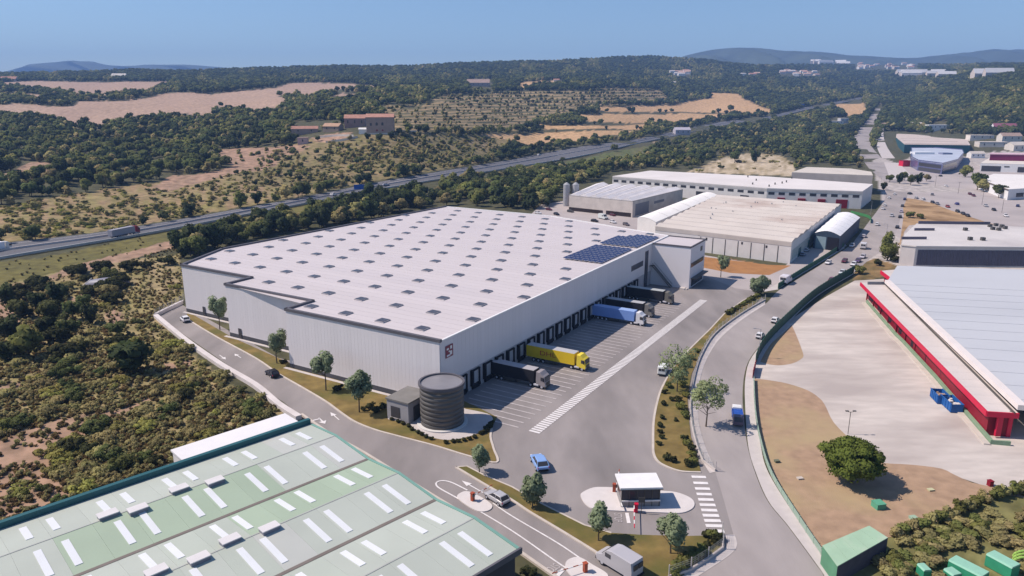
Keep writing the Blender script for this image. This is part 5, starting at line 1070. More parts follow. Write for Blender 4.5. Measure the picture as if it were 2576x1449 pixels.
house(832, 330, 17, 10, 4.5, 'orange roofed outbuilding between the long barn and the farmhouse', mat('ochre_wall', (.32, .24, .19), .9, .1, .3), mat('orange_tile', (.44, .28, .19), .9, .12, .3), -.3, 'barn', 'barn', 2, 'farm buildings on the hill', rh=3)
house(762, 364, 9, 7, 6, 'small pale pink hut on the slope below the long barn', mat('hut_wall', (.48, .34, .33), .9, .08, .3), stone_w, .15, wins=1, group='farm buildings on the hill', roof='flat')
house(714, 335, 6, 4, 4, 'tiny white hut among trees left of the long barn', white_m, cream, 0, group='farm buildings on the hill', roof='flat')
house(914, 337, 8, 3, 4.2, 'white domed annex at the foot of the farmhouse', white_m, white_m, 0, group='farm buildings on the hill', rh=1.5)
for pts, lb in (([(800, 347), (850, 343), (890, 344)], 'pale stone terrace wall below the orange roofed outbuilding'), ([(820, 360), (870, 353), (900, 346)], 'curved pink stone terrace wall below the farmyard'), ([(1000, 332), (1030, 333), (1050, 333)], 'low cream garden wall right of the farmhouse')):
    q = [T(*p) for p in smooth(pts, 4)]; mb = MB()
    for a, b in zip(q, q[1:]):
        n = Vector((0, .5, 0)); mb.faces([a - n - Vector((0, 0, 1)), b - n - Vector((0, 0, 1)), b + n - Vector((0, 0, 1)), a + n - Vector((0, 0, 1)), a - n + Vector((0, 0, 1.8)), b - n + Vector((0, 0, 1.8)), b + n + Vector((0, 0, 1.8)), a + n + Vector((0, 0, 1.8))], [(4, 5, 6, 7), (0, 1, 5, 4), (2, 3, 7, 6)])
    tag(mb.build('terrace_wall', cream), lb, 'wall')
house(1203, 218, 48, 20, 8, 'large grey pink farm building on the far ridge with terraces', mat('ridge_wall', (.40, .33, .33), .9, .1, .2), stone_w, 0, wins=5); house(1400, 208, 14, 10, 7, 'small pale house at the ridge field edge among dark trees', cream, tile_r, 0)
house(298, 199, 38, 14, 9, 'white farm building far left beyond the pink fields', white_m, cream, 0, wins=2); house(20, 206, 40, 14, 7, 'pink roofed farm building at the far left edge', cream, tile_r, 0)
house(2106, 312, 26, 12, 5, 'white villa among trees left of the rising road', white_m, cream, .2, wins=3, roof='flat'); house(2125, 309, 16, 14, 8, 'grey white cube house beside the white villa', mat('cube_wall', (.5, .5, .52), .9, .05, .3), cream, 0, wins=2, roof='flat')
house(2235, 322, 22, 12, 5, 'pinkish low house at the start of the vineyard slope', cream, stone_w, 0, wins=2); house(2364, 326, 36, 12, 7, 'white glazed house in the woods behind the teal hall', white_m, white_m, 0, wins=5, roof='flat'); house(2530, 330, 30, 16, 6, 'white house with purple roof at the wood edge on the right', white_m, mat('purple_roof', (.22, .08, .12), .9, .1, .3), -.3, wins=2)
house(1718, 340, 24, 14, 8, 'pale lilac house among trees below the highway', mat('lilac_wall', (.42, .40, .45), .9, .06, .3), mat('lilac_roof', (.45, .42, .48), .9, .08, .3), .1, wins=3); house(1694, 213, 14, 10, 7, 'small white house on the olive hill', white_m, cream, 0)
house(2280, 418, 8, 6, 5, 'small red kiosk beside the roundabout road', redp, redd, .2, roof='flat', name='kiosk', cat='kiosk')
house(2545, 356, 26, 12, 7, 'pale house at the right edge behind the crimson banded showroom', cream, stone_w, 0, wins=3)
for x, y, w_, d_, h_, lb in ((2470, 352, 30, 14, 6, 'pale hall behind the teal fronted hall at the wood edge'), (2500, 372, 34, 16, 7, 'low cream warehouse between the wood edge and the crimson banded showroom'), (2570, 382, 24, 14, 8, 'white block rising behind the crimson band at the right edge'), (2460, 398, 16, 8, 5, 'small grey annex left of the crimson banded showroom'), (2310, 322, 20, 12, 6, 'white house in the trees just above the beige hall roof')): house(x, y, w_, d_, h_, lb, cream if w_ > 22 else white_m, beige, rnd.uniform(-.2, .2), wins=3, roof='flat' if w_ > 28 else 'gable')
for x, y, lb in ((2352, 470, 'lamp post on the forecourt right of the roundabout'), (2410, 488, 'lamp post in the middle of the forecourt'), (2470, 515, 'lamp post at the right side of the forecourt'), (2520, 535, 'lamp post beside the flat roofed building')):
    o = thing('lamp_post', lb, 'lamp post', T(x, y)); MB().tube((0, 0, 0), (0, 0, 8), .1, .07).build('pole', steel_d, o); MB().tube((-1.2, 0, 8), (1.2, 0, 8), .06).build('arm', steel_d, o)
vr = random.Random(3); vg = 'houses of the distant village'
VC = [((.62, .58, .55), (.42, .22, .17)), ((.66, .63, .62), (.50, .33, .26)), ((.55, .48, .44), (.45, .30, .25)), ((.70, .68, .68), (.55, .5, .48))]
VM = [(mat('village_wall_%s' % 'abcd'[i], a, .9, .05, .2), mat('village_roof_%s' % 'abcd'[i], b, .9, .1, .2)) for i, (a, b) in enumerate(VC)]
for x0, x1, y0, y1, n in ((1968, 2060, 183, 193, 20), (1690, 1735, 182, 192, 9), (2160, 2300, 162, 176, 26), (2035, 2130, 158, 163, 8), (2270, 2400, 186, 192, 9), (2488, 2530, 190, 194, 4), (1860, 1920, 190, 194, 3)):
    for i in range(n):
        wm, rm = VM[vr.randrange(4)]; big = (y0 > 184 and x0 > 2200) or (x0 < 2040 and y0 == 158)
        house(vr.uniform(x0, x1), vr.uniform(y0, y1), vr.uniform(40, 80) if big else vr.uniform(14, 28), vr.uniform(10, 18), vr.uniform(6, 11), 'long white shed in the distant wooded valley' if big else 'small pale house with warm roof in the distant wooded village', wm, rm if not big else VM[3][0], vr.uniform(-.4, .4), group='white sheds of the distant valley' if big else vg)
# ------------------------------------------------------------------ trees, bushes, woods
def crown_data(name, m, seed, rx, rz, lumps=9, cards=340, cs=.5, flat=0., core=True, spread=.75, lobe=(.38, .55), zc=None):
    """foliage: leaf clumps spread through lobes of an uneven crown; local origin at the ground under the crown's centre"""
    g = np.random.RandomState(seed); zc = rz if zc is None else zc; C = []
    for i in range(lumps):
        d = g.normal(size=3); d /= np.linalg.norm(d); r = spread * g.uniform(.55, 1) if i else 0
        C.append((np.array([d[0] * rx * r, d[1] * rx * r, zc + (d[2] * .9 + .08) * rz * r]), g.uniform(*lobe)))
    vs = []; fs = []; nr = []
    for k in range(cards):
        c, lr = C[g.randint(lumps)]; n = g.normal(size=3); n[2] += .25; n /= np.linalg.norm(n)
        p = c + n * np.array([rx, rx, rz * (1 - flat)]) * lr * g.uniform(.75, 1.08)
        if p[2] < .05: p[2] = g.uniform(.05, .3)
        n2 = n + g.normal(size=3) * .45; n2 /= np.linalg.norm(n2); u = np.cross(n2, g.normal(size=3)); u /= np.linalg.norm(u); w = np.cross(n2, u); s = cs * g.uniform(.6, 1.25)
        i0 = len(vs); b = n2 * s * .25
        vs += [p - u * s - w * s * .6, p + u * s * .2 - w * s + b, p + u * s + w * s * .5, p - u * s * .3 + w * s + b]; fs.append((i0, i0 + 1, i0 + 2, i0 + 3)); on = n * .8 + np.array([0, 0, .3]) + (p - np.array([0, 0, zc])) / np.array([rx, rx, rz]) * .5 + g.normal(size=3) * .22; nr += [on / np.linalg.norm(on)] * 4
    if core:
        for c, lr in C:
            bm = bmesh.new(); bmesh.ops.create_icosphere(bm, subdivisions=1, radius=1); i0 = len(vs)
            for v in bm.verts: q = np.array(v.co) * np.array([rx, rx, rz]) * lr * .80 * g.uniform(.8, 1.1) + c; q[2] = max(q[2], 0); vs.append(q); on = np.array(v.co) + np.array([0, 0, .2]); nr.append(on / np.linalg.norm(on))
            fs += [tuple(i0 + v.index for v in f.verts) for f in bm.faces]; bm.free()
    me = bpy.data.meshes.new(name); me.from_pydata([tuple(v) for v in vs], [], fs); me.materials.append(m); me.polygons.foreach_set('use_smooth', [True] * len(me.polygons)); me.update(); me.normals_split_custom_set_from_vertices([tuple(v) for v in nr]); return me
def trunk_data(h, r0, r1, limbs, seed, spread=1.5, rise=1.6):
    g = random.Random(seed); mb = MB(); mb.tube((0, 0, -.2), (.05, .03, h * .55), r0, (r0 + r1) / 2, 7, caps=False).tube((.05, .03, h * .55), (0, 0, h), (r0 + r1) / 2, r1, 7, caps=False)
    for i in range(limbs):
        t = 2 * math.pi * i / limbs + g.uniform(-.4, .4); z = h * g.uniform(.55, .95); mb.tube((0, 0, z), (math.cos(t) * spread, math.sin(t) * spread, z + rise * g.uniform(.6, 1.1)), r1 * .8, r1 * .25, 5, caps=False)
    return mb.data('trunk', bark)
# planted trees, each its own label
PT = [(crown_data('crown', leaf_p, 40 + i, 1.8, 2.1, 13, 1600, .16, spread=.78, lobe=(.3, .48), zc=3.9), trunk_data(2.9, .11, .06, 5, i)) for i in range(4)]
LT = [(crown_data('crown', leaf_p, 60 + i, 1.8, 2.4, 14, 1700, .17, spread=.74, lobe=(.3, .5), zc=2.6), trunk_data(1.4, .11, .06, 5, i)) for i in range(3)]
def planted(x, y, label, P, sc=1.0, group='planted trees of the logistics site', name='young_tree', cat='tree', rz=None):
    o = thing(name, label, cat, V(x, y, .1), rnd.uniform(0, 6.28) if rz is None else rz, group); o.scale = (sc,) * 3 if not hasattr(sc, '__len__') else sc
    put('crown', P[0], o); put('trunk', P[1], o); return o
planted(553, 828, 'young tree before the farthest step of the pale warehouse front', PT[0], (1.45, 1.45, 1.6)); planted(697, 914, 'young tree at the corner of the middle step of the warehouse front', PT[1], 1.5)
planted(820, 982, 'young tree before the near end panel, left of two close together', PT[2], 1.55); planted(904, 1037, 'young tree before the near end panel, right one nearest the pump house', PT[3], 1.55)
planted(1206, 1188, 'young tree on the tip of the lawn strip by the yard entrance', LT[0], 1.05); planted(1340, 1274, 'bushy young tree on the lawn beside the light blue car', LT[1], (1.12, 1.12, 1.35))
planted(1506, 1360, 'young tree on the lawn below the left end of the gatehouse island', LT[2], 1.15); planted(1687, 1392, 'young tree on the bottom lawn below the crosswalk corner', LT[0], 1.25)
planted(1813, 697, 'green young tree by the orange verge behind the office block', PT[1], 1.4); planted(1905, 742, 'larger green tree at the hedge end beside the long white van', LT[1], (1.7, 1.7, 1.5)); planted(1922, 738, 'smaller green tree close right of the one at the hedge end', LT[2], 1.2)
# pale airy street trees
def airy(seed): return crown_data('crown', leaf_l, seed, 2.9, 3.0, 16, 1500, .17, core=False, spread=.95, lobe=(.24, .46), zc=4.8)
planted(1703, 985, 'airy pale green tree over the white van on the planted island', (airy(71), trunk_data(3.6, .13, .06, 9, 4, 2.2, 2.4)), 1.25, 'pale airy trees'); planted(1776, 1072, 'airy pale green tree leaning over the pavement of the curving street', (airy(72), trunk_data(3.4, .13, .06, 9, 5, 2.3, 2.2)), 1.25, 'pale airy trees')
# round pine
o = thing('stone_pine', 'large round dark green pine on the brown lawn with deep shadow', 'tree', V(2140, 1213, 0)); put('crown', crown_data('crown', pine_l, 81, 5.3, 3.7, 70, 11000, .2, spread=.85, lobe=(.2, .32), zc=4.2), o); put('trunk', trunk_data(3.0, .35, .18, 7, 8, 2.6, 1.8), o)
# bushy roadside trees on the right
BT = (crown_data('crown', leaf_y, 83, 4.0, 5.4, 14, 1700, .36, spread=.75, lobe=(.32, .5), zc=5.4), trunk_data(3, .3, .15, 5, 9)); DK = crown_data('crown', leaf_o, 84, 3, 2, 9, 500, .35)
o = thing('bushy_tree', 'tall bushy yellow green tree on the right kerb of the street', 'tree', V(2232, 655)); put('crown', BT[0], o); put('trunk', BT[1], o)
SHR = [crown_data('shrub', leaf_y, 90, .9, .55, 6, 160, .2), crown_data('shrub', hedge_m, 91, .9, .5, 6, 170, .19), crown_data('shrub', hedge_m, 92, .8, .5, 5, 150, .19)]
def shrub(x, y, label, k, sc, group, name='shrub', up=.1, m=None): o = put(name, m or SHR[k], None, T(x, y, up), rnd.uniform(0, 6.28), sc); return tag(o, label, 'shrub', group)
for x, y, k, s, lb in ((2160, 688, 0, 2.6, 'rounded green shrub at the near end of the roadside bed'), (2205, 668, 1, 2.2, 'dark shrub under the bushy yellow green tree'), (2246, 660, 1, 2.5, 'brownish shrub right of the bushy yellow green tree'), (2290, 548, 0, 3.0, 'yellow bush at the lower left of the brown verge'), (2313, 550, 0, 2.4, 'low green bush on the brown verge beside the flat roof')): shrub(x, y, lb, k, s, 'roadside shrubs')
for x, y, s in ((988, 1058, .62), (1000, 1064, .6), (1012, 1069, .62), (1026, 1075, .6), (1038, 1083, .6), (1050, 1091, .6), (1062, 1095, .62), (1074, 1102, .6), (1085, 1108, .6), (1123, 1116, .62), (1138, 1114, .6), (1152, 1114, .62), (1166, 1111, .6), (1180, 1107, .6), (1192, 1103, .62)): shrub(x, y, 'low dark clipped shrub edging the pale pad around the water tank', 1, (s * 1.15, s * 1.15, s), 'shrubs around the tank pad')
for x, y, s in ((1212, 1093, .9), (1222, 1086, 1.0), (1230, 1078, 1.0), (1236, 1069, .9)): shrub(x, y, 'dark shrub in the tank shadow at the right end of the pad', 2, s, 'shrubs in the tank shadow')
for x, y, s, k in ((585, 842, .8, 1), (710, 915, .9, 1), (718, 912, .8, 2), (843, 985, 1.1, 1), (855, 980, 1.2, 2), (915, 1035, .9, 1), (935, 1030, 1.3, 1), (950, 1037, 1.5, 2), (962, 1030, 1.2, 1)): shrub(x, y, 'dark shrub at the foot of the pale warehouse front', k, s, 'shrubs along the warehouse front')
for x, y, s, k in ((1672, 990, 1.0, 2), (1680, 975, 1.1, 0), (1690, 1010, .9, 1), (1667, 1020, .9, 1), (1664, 1055, .8, 1), (1658, 1075, .9, 1), (1660, 1090, .8, 2), (1664, 1105, .8, 1), (1657, 1120, .8, 2), (1680, 1158, 1.1, 1), (1692, 1162, 1.0, 1), (1700, 940, 1.3, 0), (1712, 955, 1.2, 0), (1716, 975, 1.3, 0), (1708, 1010, 1.1, 1), (1715, 1030, 1.3, 0), (1722, 1050, 1.2, 0), (1728, 1000, 1.1, 0), (1722, 1110, 1.1, 1), (1730, 1122, 1.0, 0), (1738, 1135, 1.1, 1), (1740, 1150, 1.0, 0), (1742, 1170, 1.2, 0), (1732, 1172, 1.1, 1), (1700, 1060, .7, 2), (1752, 888, 1.1, 0), (1740, 905, 1.1, 0), (1726, 925, 1.2, 0)): zi = 'at the upper end of the planted island' if y < 960 else 'along the yard kerb of the planted island' if x < 1690 and y < 1130 else 'at the rounded lower end of the planted island' if y > 1130 else 'along the fence side of the planted island'; shrub(x, y, ['bright', 'dark', 'small dark'][k] + ' green shrub ' + zi, k, s, ['bright', 'dark', 'small dark'][k] + ' shrubs ' + zi)
for i in range(16):
    f = i / 15; x = 1830 + 80 * f; y = 792 - 48 * f; shrub(x, y, 'small shrub in the hedge row between truck yard and street', 0 if i % 3 else 1, rnd.uniform(.8, 1.15), 'hedge row shrubs')
for x, y, s in ((1778, 1352, .9), (1790, 1354, 1.1), (1808, 1358, 1.0), (1800, 1366, 1.0), (1782, 1378, .9), (1765, 1392, 1.1), (1752, 1404, 1.2), (1738, 1414, 1.2), (1722, 1424, 1.2), (1708, 1436, 1.2), (1695, 1447, 1.1)): shrub(x, y, 'green shrub behind the wire fence of the bottom right lawn corner', 0 if s > 1.05 else 1, s, 'shrubs at the lawn corner')
for x, y in ((1322, 1446), (1334, 1449)): shrub(x, y, 'dark round shrub at the bottom edge beside the green roofed shed', 2, 1.2, 'shrubs beside the shed')
# hedge along the brown lawn, bottom right
hg = [crown_data('shrub', leaf_o, 95 + i, 1.25, 1.05, 7, 420, .17, zc=1.0) for i in range(3)]; hg2 = [crown_data('shrub', leaf_y, 98 + i, 1.2, 1.1, 7, 420, .17, zc=1.0) for i in range(2)]
q = resample([Vector(p) for p in ((2250, 1352), (2310, 1338), (2420, 1288), (2520, 1246), (2620, 1240))], 17)
for i, p in enumerate(q): tag(put('hedge_bush', (hg2 if i % 2 else hg)[i % 2], None, V(p.x, p.y), rnd.uniform(0, 6), 1.05), 'dense bush in the hedge that borders the brown lawn', 'hedge', 'bushes of the lawn hedge')
hp = []
for i in range(130):
    x, y = rnd.uniform(2215, 2660), rnd.uniform(1290, 1460)
    if y > 1352 - (x - 2260) * .38 + 14 and not (2290 < x < 2350 and y > 1420) and not (2370 < x < 2570 and y > 1395): hp.append((x, y))
for x, y in hp: tag(put('scrub_bush', rnd.choice(hg + hg2), None, V(x, y), rnd.uniform(0, 6), (rnd.uniform(.9, 1.4), rnd.uniform(.9, 1.4), rnd.uniform(.5, .8))), ('olive green bush in the thicket ' + ('just right of the green shed' if x < 2330 else 'behind the green containers at the bottom edge' if y > 1370 else 'directly below the lawn hedge' if x < 2460 else 'at the right edge below the brown lawn')), 'bush', 'thicket bushes ' + ('by the shed' if x < 2330 else 'behind the containers' if y > 1370 else 'below the hedge' if x < 2460 else 'at the right edge'))
# big trees near the roundabout and forecourt
MT = [(crown_data('crown', leaf, 110, 3.6, 3.6, 9, 420, .55, zc=4.6), trunk_data(2.5, .25, .12, 5, 1)), (crown_data('crown', leaf_y, 111, 3.2, 3.4, 9, 420, .5, zc=4.2), trunk_data(2.2, .22, .1, 5, 2)), (crown_data('crown', leaf_d, 112, 3.4, 4.4, 8, 420, .55, zc=5.2), trunk_data(2.6, .25, .12, 5, 3)), (crown_data('crown', leaf_o, 113, 3.4, 3.0, 9, 420, .5, zc=3.8), trunk_data(2, .2, .1, 5, 4))]
def wild(x, y, k, s, label, group, name='tree'):
    o = thing(name, label, 'tree', T(x, y, -.2), rnd.uniform(0, 6.28), group); o.scale = (s, s, s * rnd.uniform(.85, 1.15)); put('crown', MT[k][0], o); put('trunk', MT[k][1], o); return o
for x, y, k, s, lb in ((2428, 445, 1, 1.5, 'round yellow green tree standing alone above the forecourt'), (2458, 478, 0, 1.5, 'dark green tree left of the white rendered house'), (2475, 482, 3, 1.4, 'brownish tree directly in front of the white rendered house'), (2512, 498, 0, 1.3, 'green tree against the right end of the white rendered house'), (2238, 458, 0, .9, 'small tree at the left end of the roundabout planting'), (2262, 462, 2, .9, 'dark tree in the middle of the roundabout planting'), (2275, 455, 0, .9, 'green tree at the back of the roundabout planting'), (2290, 466, 0, 1.0, 'green tree at the front of the roundabout planting'), (2310, 462, 2, 1.0, 'dark tree right of centre on the roundabout planting'), (2330, 456, 3, .9, 'brown green tree at the right end of the roundabout planting'), (2222, 478, 2, .7, 'small dark tree at the corner of the upper street'), (1898, 410, 2, 1.5, 'dark rounded tree on the rocky pale ground above the long factory'), (1848, 410, 0, 1.5, 'green rounded tree left of the dark one on rocky pale ground'), (1838, 282, 0, 2.2, 'lone tree standing in the golden field')): wild(x, y, k, s, lb, 'single trees')
wild(75, 900, 1, 1.25, 'bright yellow green round tree near the left edge of the scrubland', 'single trees'); o = wild(335, 938, 2, 1.35, 'dark round tree standing alone in the scrubland left of the site road', 'single trees'); o.scale = (1.45, 1.45, 1.0)
for i, (x, y, k, s) in enumerate(((20, 770, 2, 1.0), (48, 800, 0, 1.05), (95, 775, 2, .95), (130, 800, 0, 1.0), (150, 770, 2, 1.05), (185, 805, 0, .95), (30, 850, 2, 1.1), (120, 845, 2, 1.0), (170, 850, 0, .9), (230, 815, 2, .85), (300, 845, 0, .8), (20, 910, 2, .95), (215, 775, 0, .8))): wild(x, y, k, s * .8, ['dark green', '', 'very dark'][k] + ' rounded tree in the wooded hollow at the left edge of the scrubland', ['dark green', '', 'very dark'][k] + ' trees in the wooded hollow')
for i, (x, y, k, s) in enumerate(((845, 318, 0, .8), (862, 312, 2, .9), (812, 326, 3, .7), (925, 352, 2, .8), (955, 356, 0, .9), (985, 350, 2, 1.0), (1005, 338, 0, .8), (880, 354, 3, .7), (745, 352, 0, .9), (800, 356, 0, .7), (938, 300, 2, .9), (868, 292, 0, .9), (700, 330, 2, .9), (780, 306, 0, .8))): wild(x, y, k, s, ['green', '', 'dark', 'brownish'][k] + ' tree standing close around the pink farmhouse and its barns', ['green', '', 'dark', 'brownish'][k] + ' trees around the farmhouse')
# scattering: the whole countryside, individuals for the nearest, one mass each for the rest
gr = np.random.RandomState(12)
NOTREE = FIELDS + GOLD + [VINE, VINE2] + TRACKS[:10] + [
 [(x, y) for x, y in HU] + [(x, y + 5) for x, y in HL[::-1]], [(860, 345), (860, 300), (990, 300), (1000, 342), (940, 350)], [(735, 340), (735, 312), (870, 305), (870, 345), (780, 372), (745, 368)],
 [(1180, 200), (1240, 200), (1240, 225), (1180, 225)], [(1960, 178), (2065, 178), (2065, 194), (1960, 194)], [(2150, 158), (2310, 158), (2310, 178), (2150, 178)], [(2260, 184), (2410, 184), (2410, 192), (2260, 192)], [(1690, 180), (1740, 180), (1740, 194), (1690, 194)], [(2085, 296), (2140, 296), (2140, 316), (2085, 316)], [(2345, 305), (2385, 305), (2385, 332), (2345, 332)], [(1705, 320), (1735, 320), (1735, 346), (1705, 346)],
 ROADL + ROADR[::-1], [(2190, 400), (2215, 330), (2250, 330), (2460, 340), (2700, 340), (2700, 720), (2200, 720), (2130, 640), (2200, 500)], [(1340, 560), (1425, 470), (1500, 455), (1545, 430), (1640, 422), (1990, 430), (2030, 414), (2200, 425), (2230, 470), (2150, 640), (1600, 700)], tl(1288, 120.75, '1750,1240 2150,1090 2420,1060 2700,1080 2850,1150 2850,1290 2300,1270 1900,1250'), [(455, 668), (557, 622), (1119, 520), (1360, 532), (1700, 600), (1700, 900), (460, 800)]]
SPARSE = [(OLIVE[0], .30), (SCRUBHILL, .07), ([(560, 440), (620, 395), (700, 370), (800, 345), (1000, 335), (1300, 350), (1230, 405), (1000, 445), (830, 478), (650, 470)], .6), (tl(644, 120.75, '-400,1020 100,1010 350,980 560,990 420,1060 220,1110 200,1180 60,1230 -120,1260 -340,1130'), .3)]
CLEAR = GOLD + FIELDS[:2] + NOTREE[len(FIELDS + GOLD) + 12:]       # not to be hidden behind a crown either
def scatter(n, x0, x1, y0f, y1, base_keep=1.0):
    x = gr.uniform(x0, x1, n); t = np.interp(x, SKYX, SKYY) + 1 if y0f is None else np.full(n, float(y0f)); y = t + (y1 - t) * gr.rand(n) ** 1.25
    keep = np.ones(n); cp_ = 5.5 * FV / dist(x, y)
    for p, k in SPARSE: keep[inside(x, y, p)] = k
    for p in NOTREE: keep[inside(x, y, p)] = 0
    for p in CLEAR: keep[inside(x, y - cp_, p) | inside(x, y - cp_ * .5, p)] *= .06
    m = gr.rand(n) < keep * base_keep; return x[m], y[m]
x, y = scatter(230000, -420, 3000, None, 650); D = dist(x, y)
m = ~((x < 440) & (y > 640 - x * .2)); x, y, D = x[m], y[m], D[m]
# thin out where crowns would stand far closer than they are wide
spx = 7.0 * FV / D; accept = gr.rand(len(x)) < np.clip(48. / (spx ** 2) * np.clip(D / 900, .75, 1.2) * np.where((D < 760) & (y > 420 + (1288 - x) * .16) & (x < 1700), 2.3, 1), 0, 1); x, y, D = x[accept], y[accept], D[accept]
cl = noise2(x, y * 2.2, 34, 21) + noise2(x, y * 2, 11, 22) * .5
kind = np.where(cl > .95, 1, np.where(cl < .6, 2, 0)); kind[gr.rand(len(x)) < .16] = 3; kind[(cl <= .95) & (D > 1300)] = np.where(gr.rand(((cl <= .95) & (D > 1300)).sum()) < .6, 2, 0)
size = gr.uniform(.7, 1.35, len(x)) * np.where(D > 1200, 1.25, 1.0); small = np.zeros(len(x), bool)
for p in OLIVE + [SCRUBHILL, SPARSE[2][0], SPARSE[3][0]]: small |= inside(x, y, p)
size[small] *= .52; kind[small & (gr.rand(len(x)) < .5)] = 3
for p in (OLIVE[0],):                             # olive trees stand in rows along the terraces
    m = inside(x, y, p); y[m] = np.round((y[m] - 4.0) / 7.5) * 7.5 + 4.0
PB = Tn(x, y); order = np.argsort(-(size / D)); vis = (x > -20) & (x < 2600); order = order[vis[order]]
ind = order[:290]; GL = ['green tree in the woods and slopes around the highway', 'yellow green tree in the woods and slopes around the highway', 'dark pine in the woods and slopes around the highway', 'brownish green tree in the woods and slopes around the highway']
HM = sorted(((a[0] + b[0]) / 2, (a[1] + b[1]) / 2) for a, b in zip(HU, HL))
def zone(px_, py_):
    hy = float(np.interp(px_, [p[0] for p in HM], [p[1] for p in HM]))
    if px_ > 2160: return 'on the hillside right of the rising road'
    if py_ > hy: return 'between the highway and the left half of the warehouse roof' if px_ < 830 else 'between the highway and the far corner of the warehouse roof' if px_ < 1250 else 'between the highway and the ribbed workshop' if px_ < 1640 else 'behind the long white factory below the highway'
    if px_ < 420: return 'in the left part of the grove above the highway' if py_ < 470 else 'on the dry slope left, right above the highway'
    if px_ < 720: return 'in the grove left of the pink farmhouse'
    if px_ < 1060: return 'on the slope below the pink farmhouse'
    return 'on the slope between farmhouse and golden fields' if px_ < 1350 else 'along the golden fields above the highway'
for i in ind:
    k = int(kind[i]); zn = zone(x[i], y[i]); big = 'tall ' if size[i] > 1.1 else 'small ' if size[i] < .62 else ''
    o = thing('pine_tree' if k == 2 else 'tree', big + ['green tree ', 'yellow green tree ', 'dark pine ', 'brownish tree '][k] + zn, 'tree', (PB[i][0], PB[i][1], PB[i][2] - .3), float(gr.uniform(0, 6.28)), big + ['green trees ', 'yellow green trees ', 'dark pines ', 'brownish trees '][k] + zn); s = float(size[i]); o.scale = (s, s, s); put('crown', MT[k][0], o); put('trunk', MT[k][1], o)
rest = np.setdiff1d(np.arange(len(x)), ind)
FARC = [crown_data('crown', m, 130 + i, r, h, 6, 90, .85, zc=h * 1.12) for i, (m, r, h) in enumerate(((leaf, 3.7, 3.5), (leaf_y, 3.3, 3.2), (leaf_d, 3.5, 4.2), (leaf_o, 3.4, 3.0)))]
fm_k = []
for i in range(4):                                    # one visible tree of each far kind; the masses below repeat its crown
    j = order[300 + i * 7]; k = i; o = thing('tree', GL[k].replace('tree in', 'tree of lighter build in').replace('pine in', 'pine of lighter build in'), 'tree', Vector(PB[j]) - Vector((0, 0, .3)), 0, 'single trees'); fm_k.append(put('crown', FARC[k], o)); put('trunk', MT[k][1], o)
def mass(name, pts, kinds, sizes, protos, zsq=None):
    me = bpy.data.meshes.new(name); n = len(pts); me.vertices.add(n); me.vertices.foreach_set('co', np.asarray(pts, np.float32).ravel())
    for nm, tp, arr in (('pick', 'INT', np.asarray(kinds, np.int32)), ('size', 'FLOAT', np.asarray(sizes, np.float32)), ('turn', 'FLOAT', gr.uniform(0, 6.28, n).astype(np.float32))):
        a = me.attributes.new(nm, tp, 'POINT'); a.data.foreach_set('value', arr)
    o = put(name, me); ng = bpy.data.node_groups.new(name + '_nodes', 'GeometryNodeTree'); ng.interface.new_socket('Geometry', in_out='INPUT', socket_type='NodeSocketGeometry'); ng.interface.new_socket('Geometry', in_out='OUTPUT', socket_type='NodeSocketGeometry')
    N = ng.nodes; L = ng.links; gi = N.new('NodeGroupInput'); go = N.new('NodeGroupOutput'); ip = N.new('GeometryNodeInstanceOnPoints'); gi2 = N.new('GeometryNodeJoinGeometry')
    for pr in protos[::-1]:
        oi = N.new('GeometryNodeObjectInfo'); oi.inputs['Object'].default_value = pr; oi.inputs['As Instance'].default_value = True; L.new(oi.outputs['Geometry'], gi2.inputs[0])
    def att(nm, tp):
        a = N.new('GeometryNodeInputNamedAttribute'); a.data_type = tp; a.inputs['Name'].default_value = nm; return a.outputs['Attribute']
    L.new(gi.outputs[0], ip.inputs['Points']); L.new(gi2.outputs[0], ip.inputs['Instance']); ip.inputs['Pick Instance'].default_value = True; L.new(att('pick', 'INT'), ip.inputs['Instance Index'])
    cx_ = N.new('ShaderNodeCombineXYZ'); L.new(att('turn', 'FLOAT'), cx_.inputs[2]); er = N.new('FunctionNodeEulerToRotation'); L.new(cx_.outputs[0], er.inputs[0]); L.new(er.outputs[0], ip.inputs['Rotation']); L.new(att('size', 'FLOAT'), ip.inputs['Scale']); L.new(ip.outputs[0], go.inputs[0])
    md = o.modifiers.new('scatter', 'NODES'); md.node_group = ng; return stuff(o)
mass('woodland', PB[rest] - np.array([0, 0, .3]), kind[rest], size[rest], fm_k)
# scrubland left of the site road
SCRUB = [(-120, 700), (0, 722), (180, 688), (330, 655), (458, 618), (458, 690), (455, 758), (420, 778), (388, 795), (440, 862), (520, 925), (600, 985), (712, 1035), (600, 1078), (450, 1135), (437, 1163), (300, 1215), (0, 1322), (-160, 1380)]
BM = [crown_data('bush', leaf_o, 140, 2.1, .8, 15, 640, .19, core=False, spread=.95, lobe=(.2, .42)), crown_data('bush', leaf, 141, 1.9, 1.0, 14, 640, .19, core=False, spread=.9, lobe=(.2, .45)), crown_data('bush', leaf_sy, 142, 2.0, .7, 16, 640, .18, core=False, spread=1.0, lobe=(.18, .4)), crown_data('bush', leaf_o, 143, 1.7, .6, 13, 480, .17, core=False, spread=1.0, lobe=(.2, .4)), crown_data('bush', hedge_m, 144, 2.0, 1.2, 12, 700, .22, spread=.85, lobe=(.25, .45))]
n = 9000; x = gr.uniform(-150, 720, n); y = gr.uniform(640, 1380, n); m = inside(x, y, SCRUB)
for p in TRACKS: m &= ~(inside(x, y, p) & (gr.rand(n) > .03))
belt = (y < 786 - .235 * x) & (y > 728 - .235 * x)
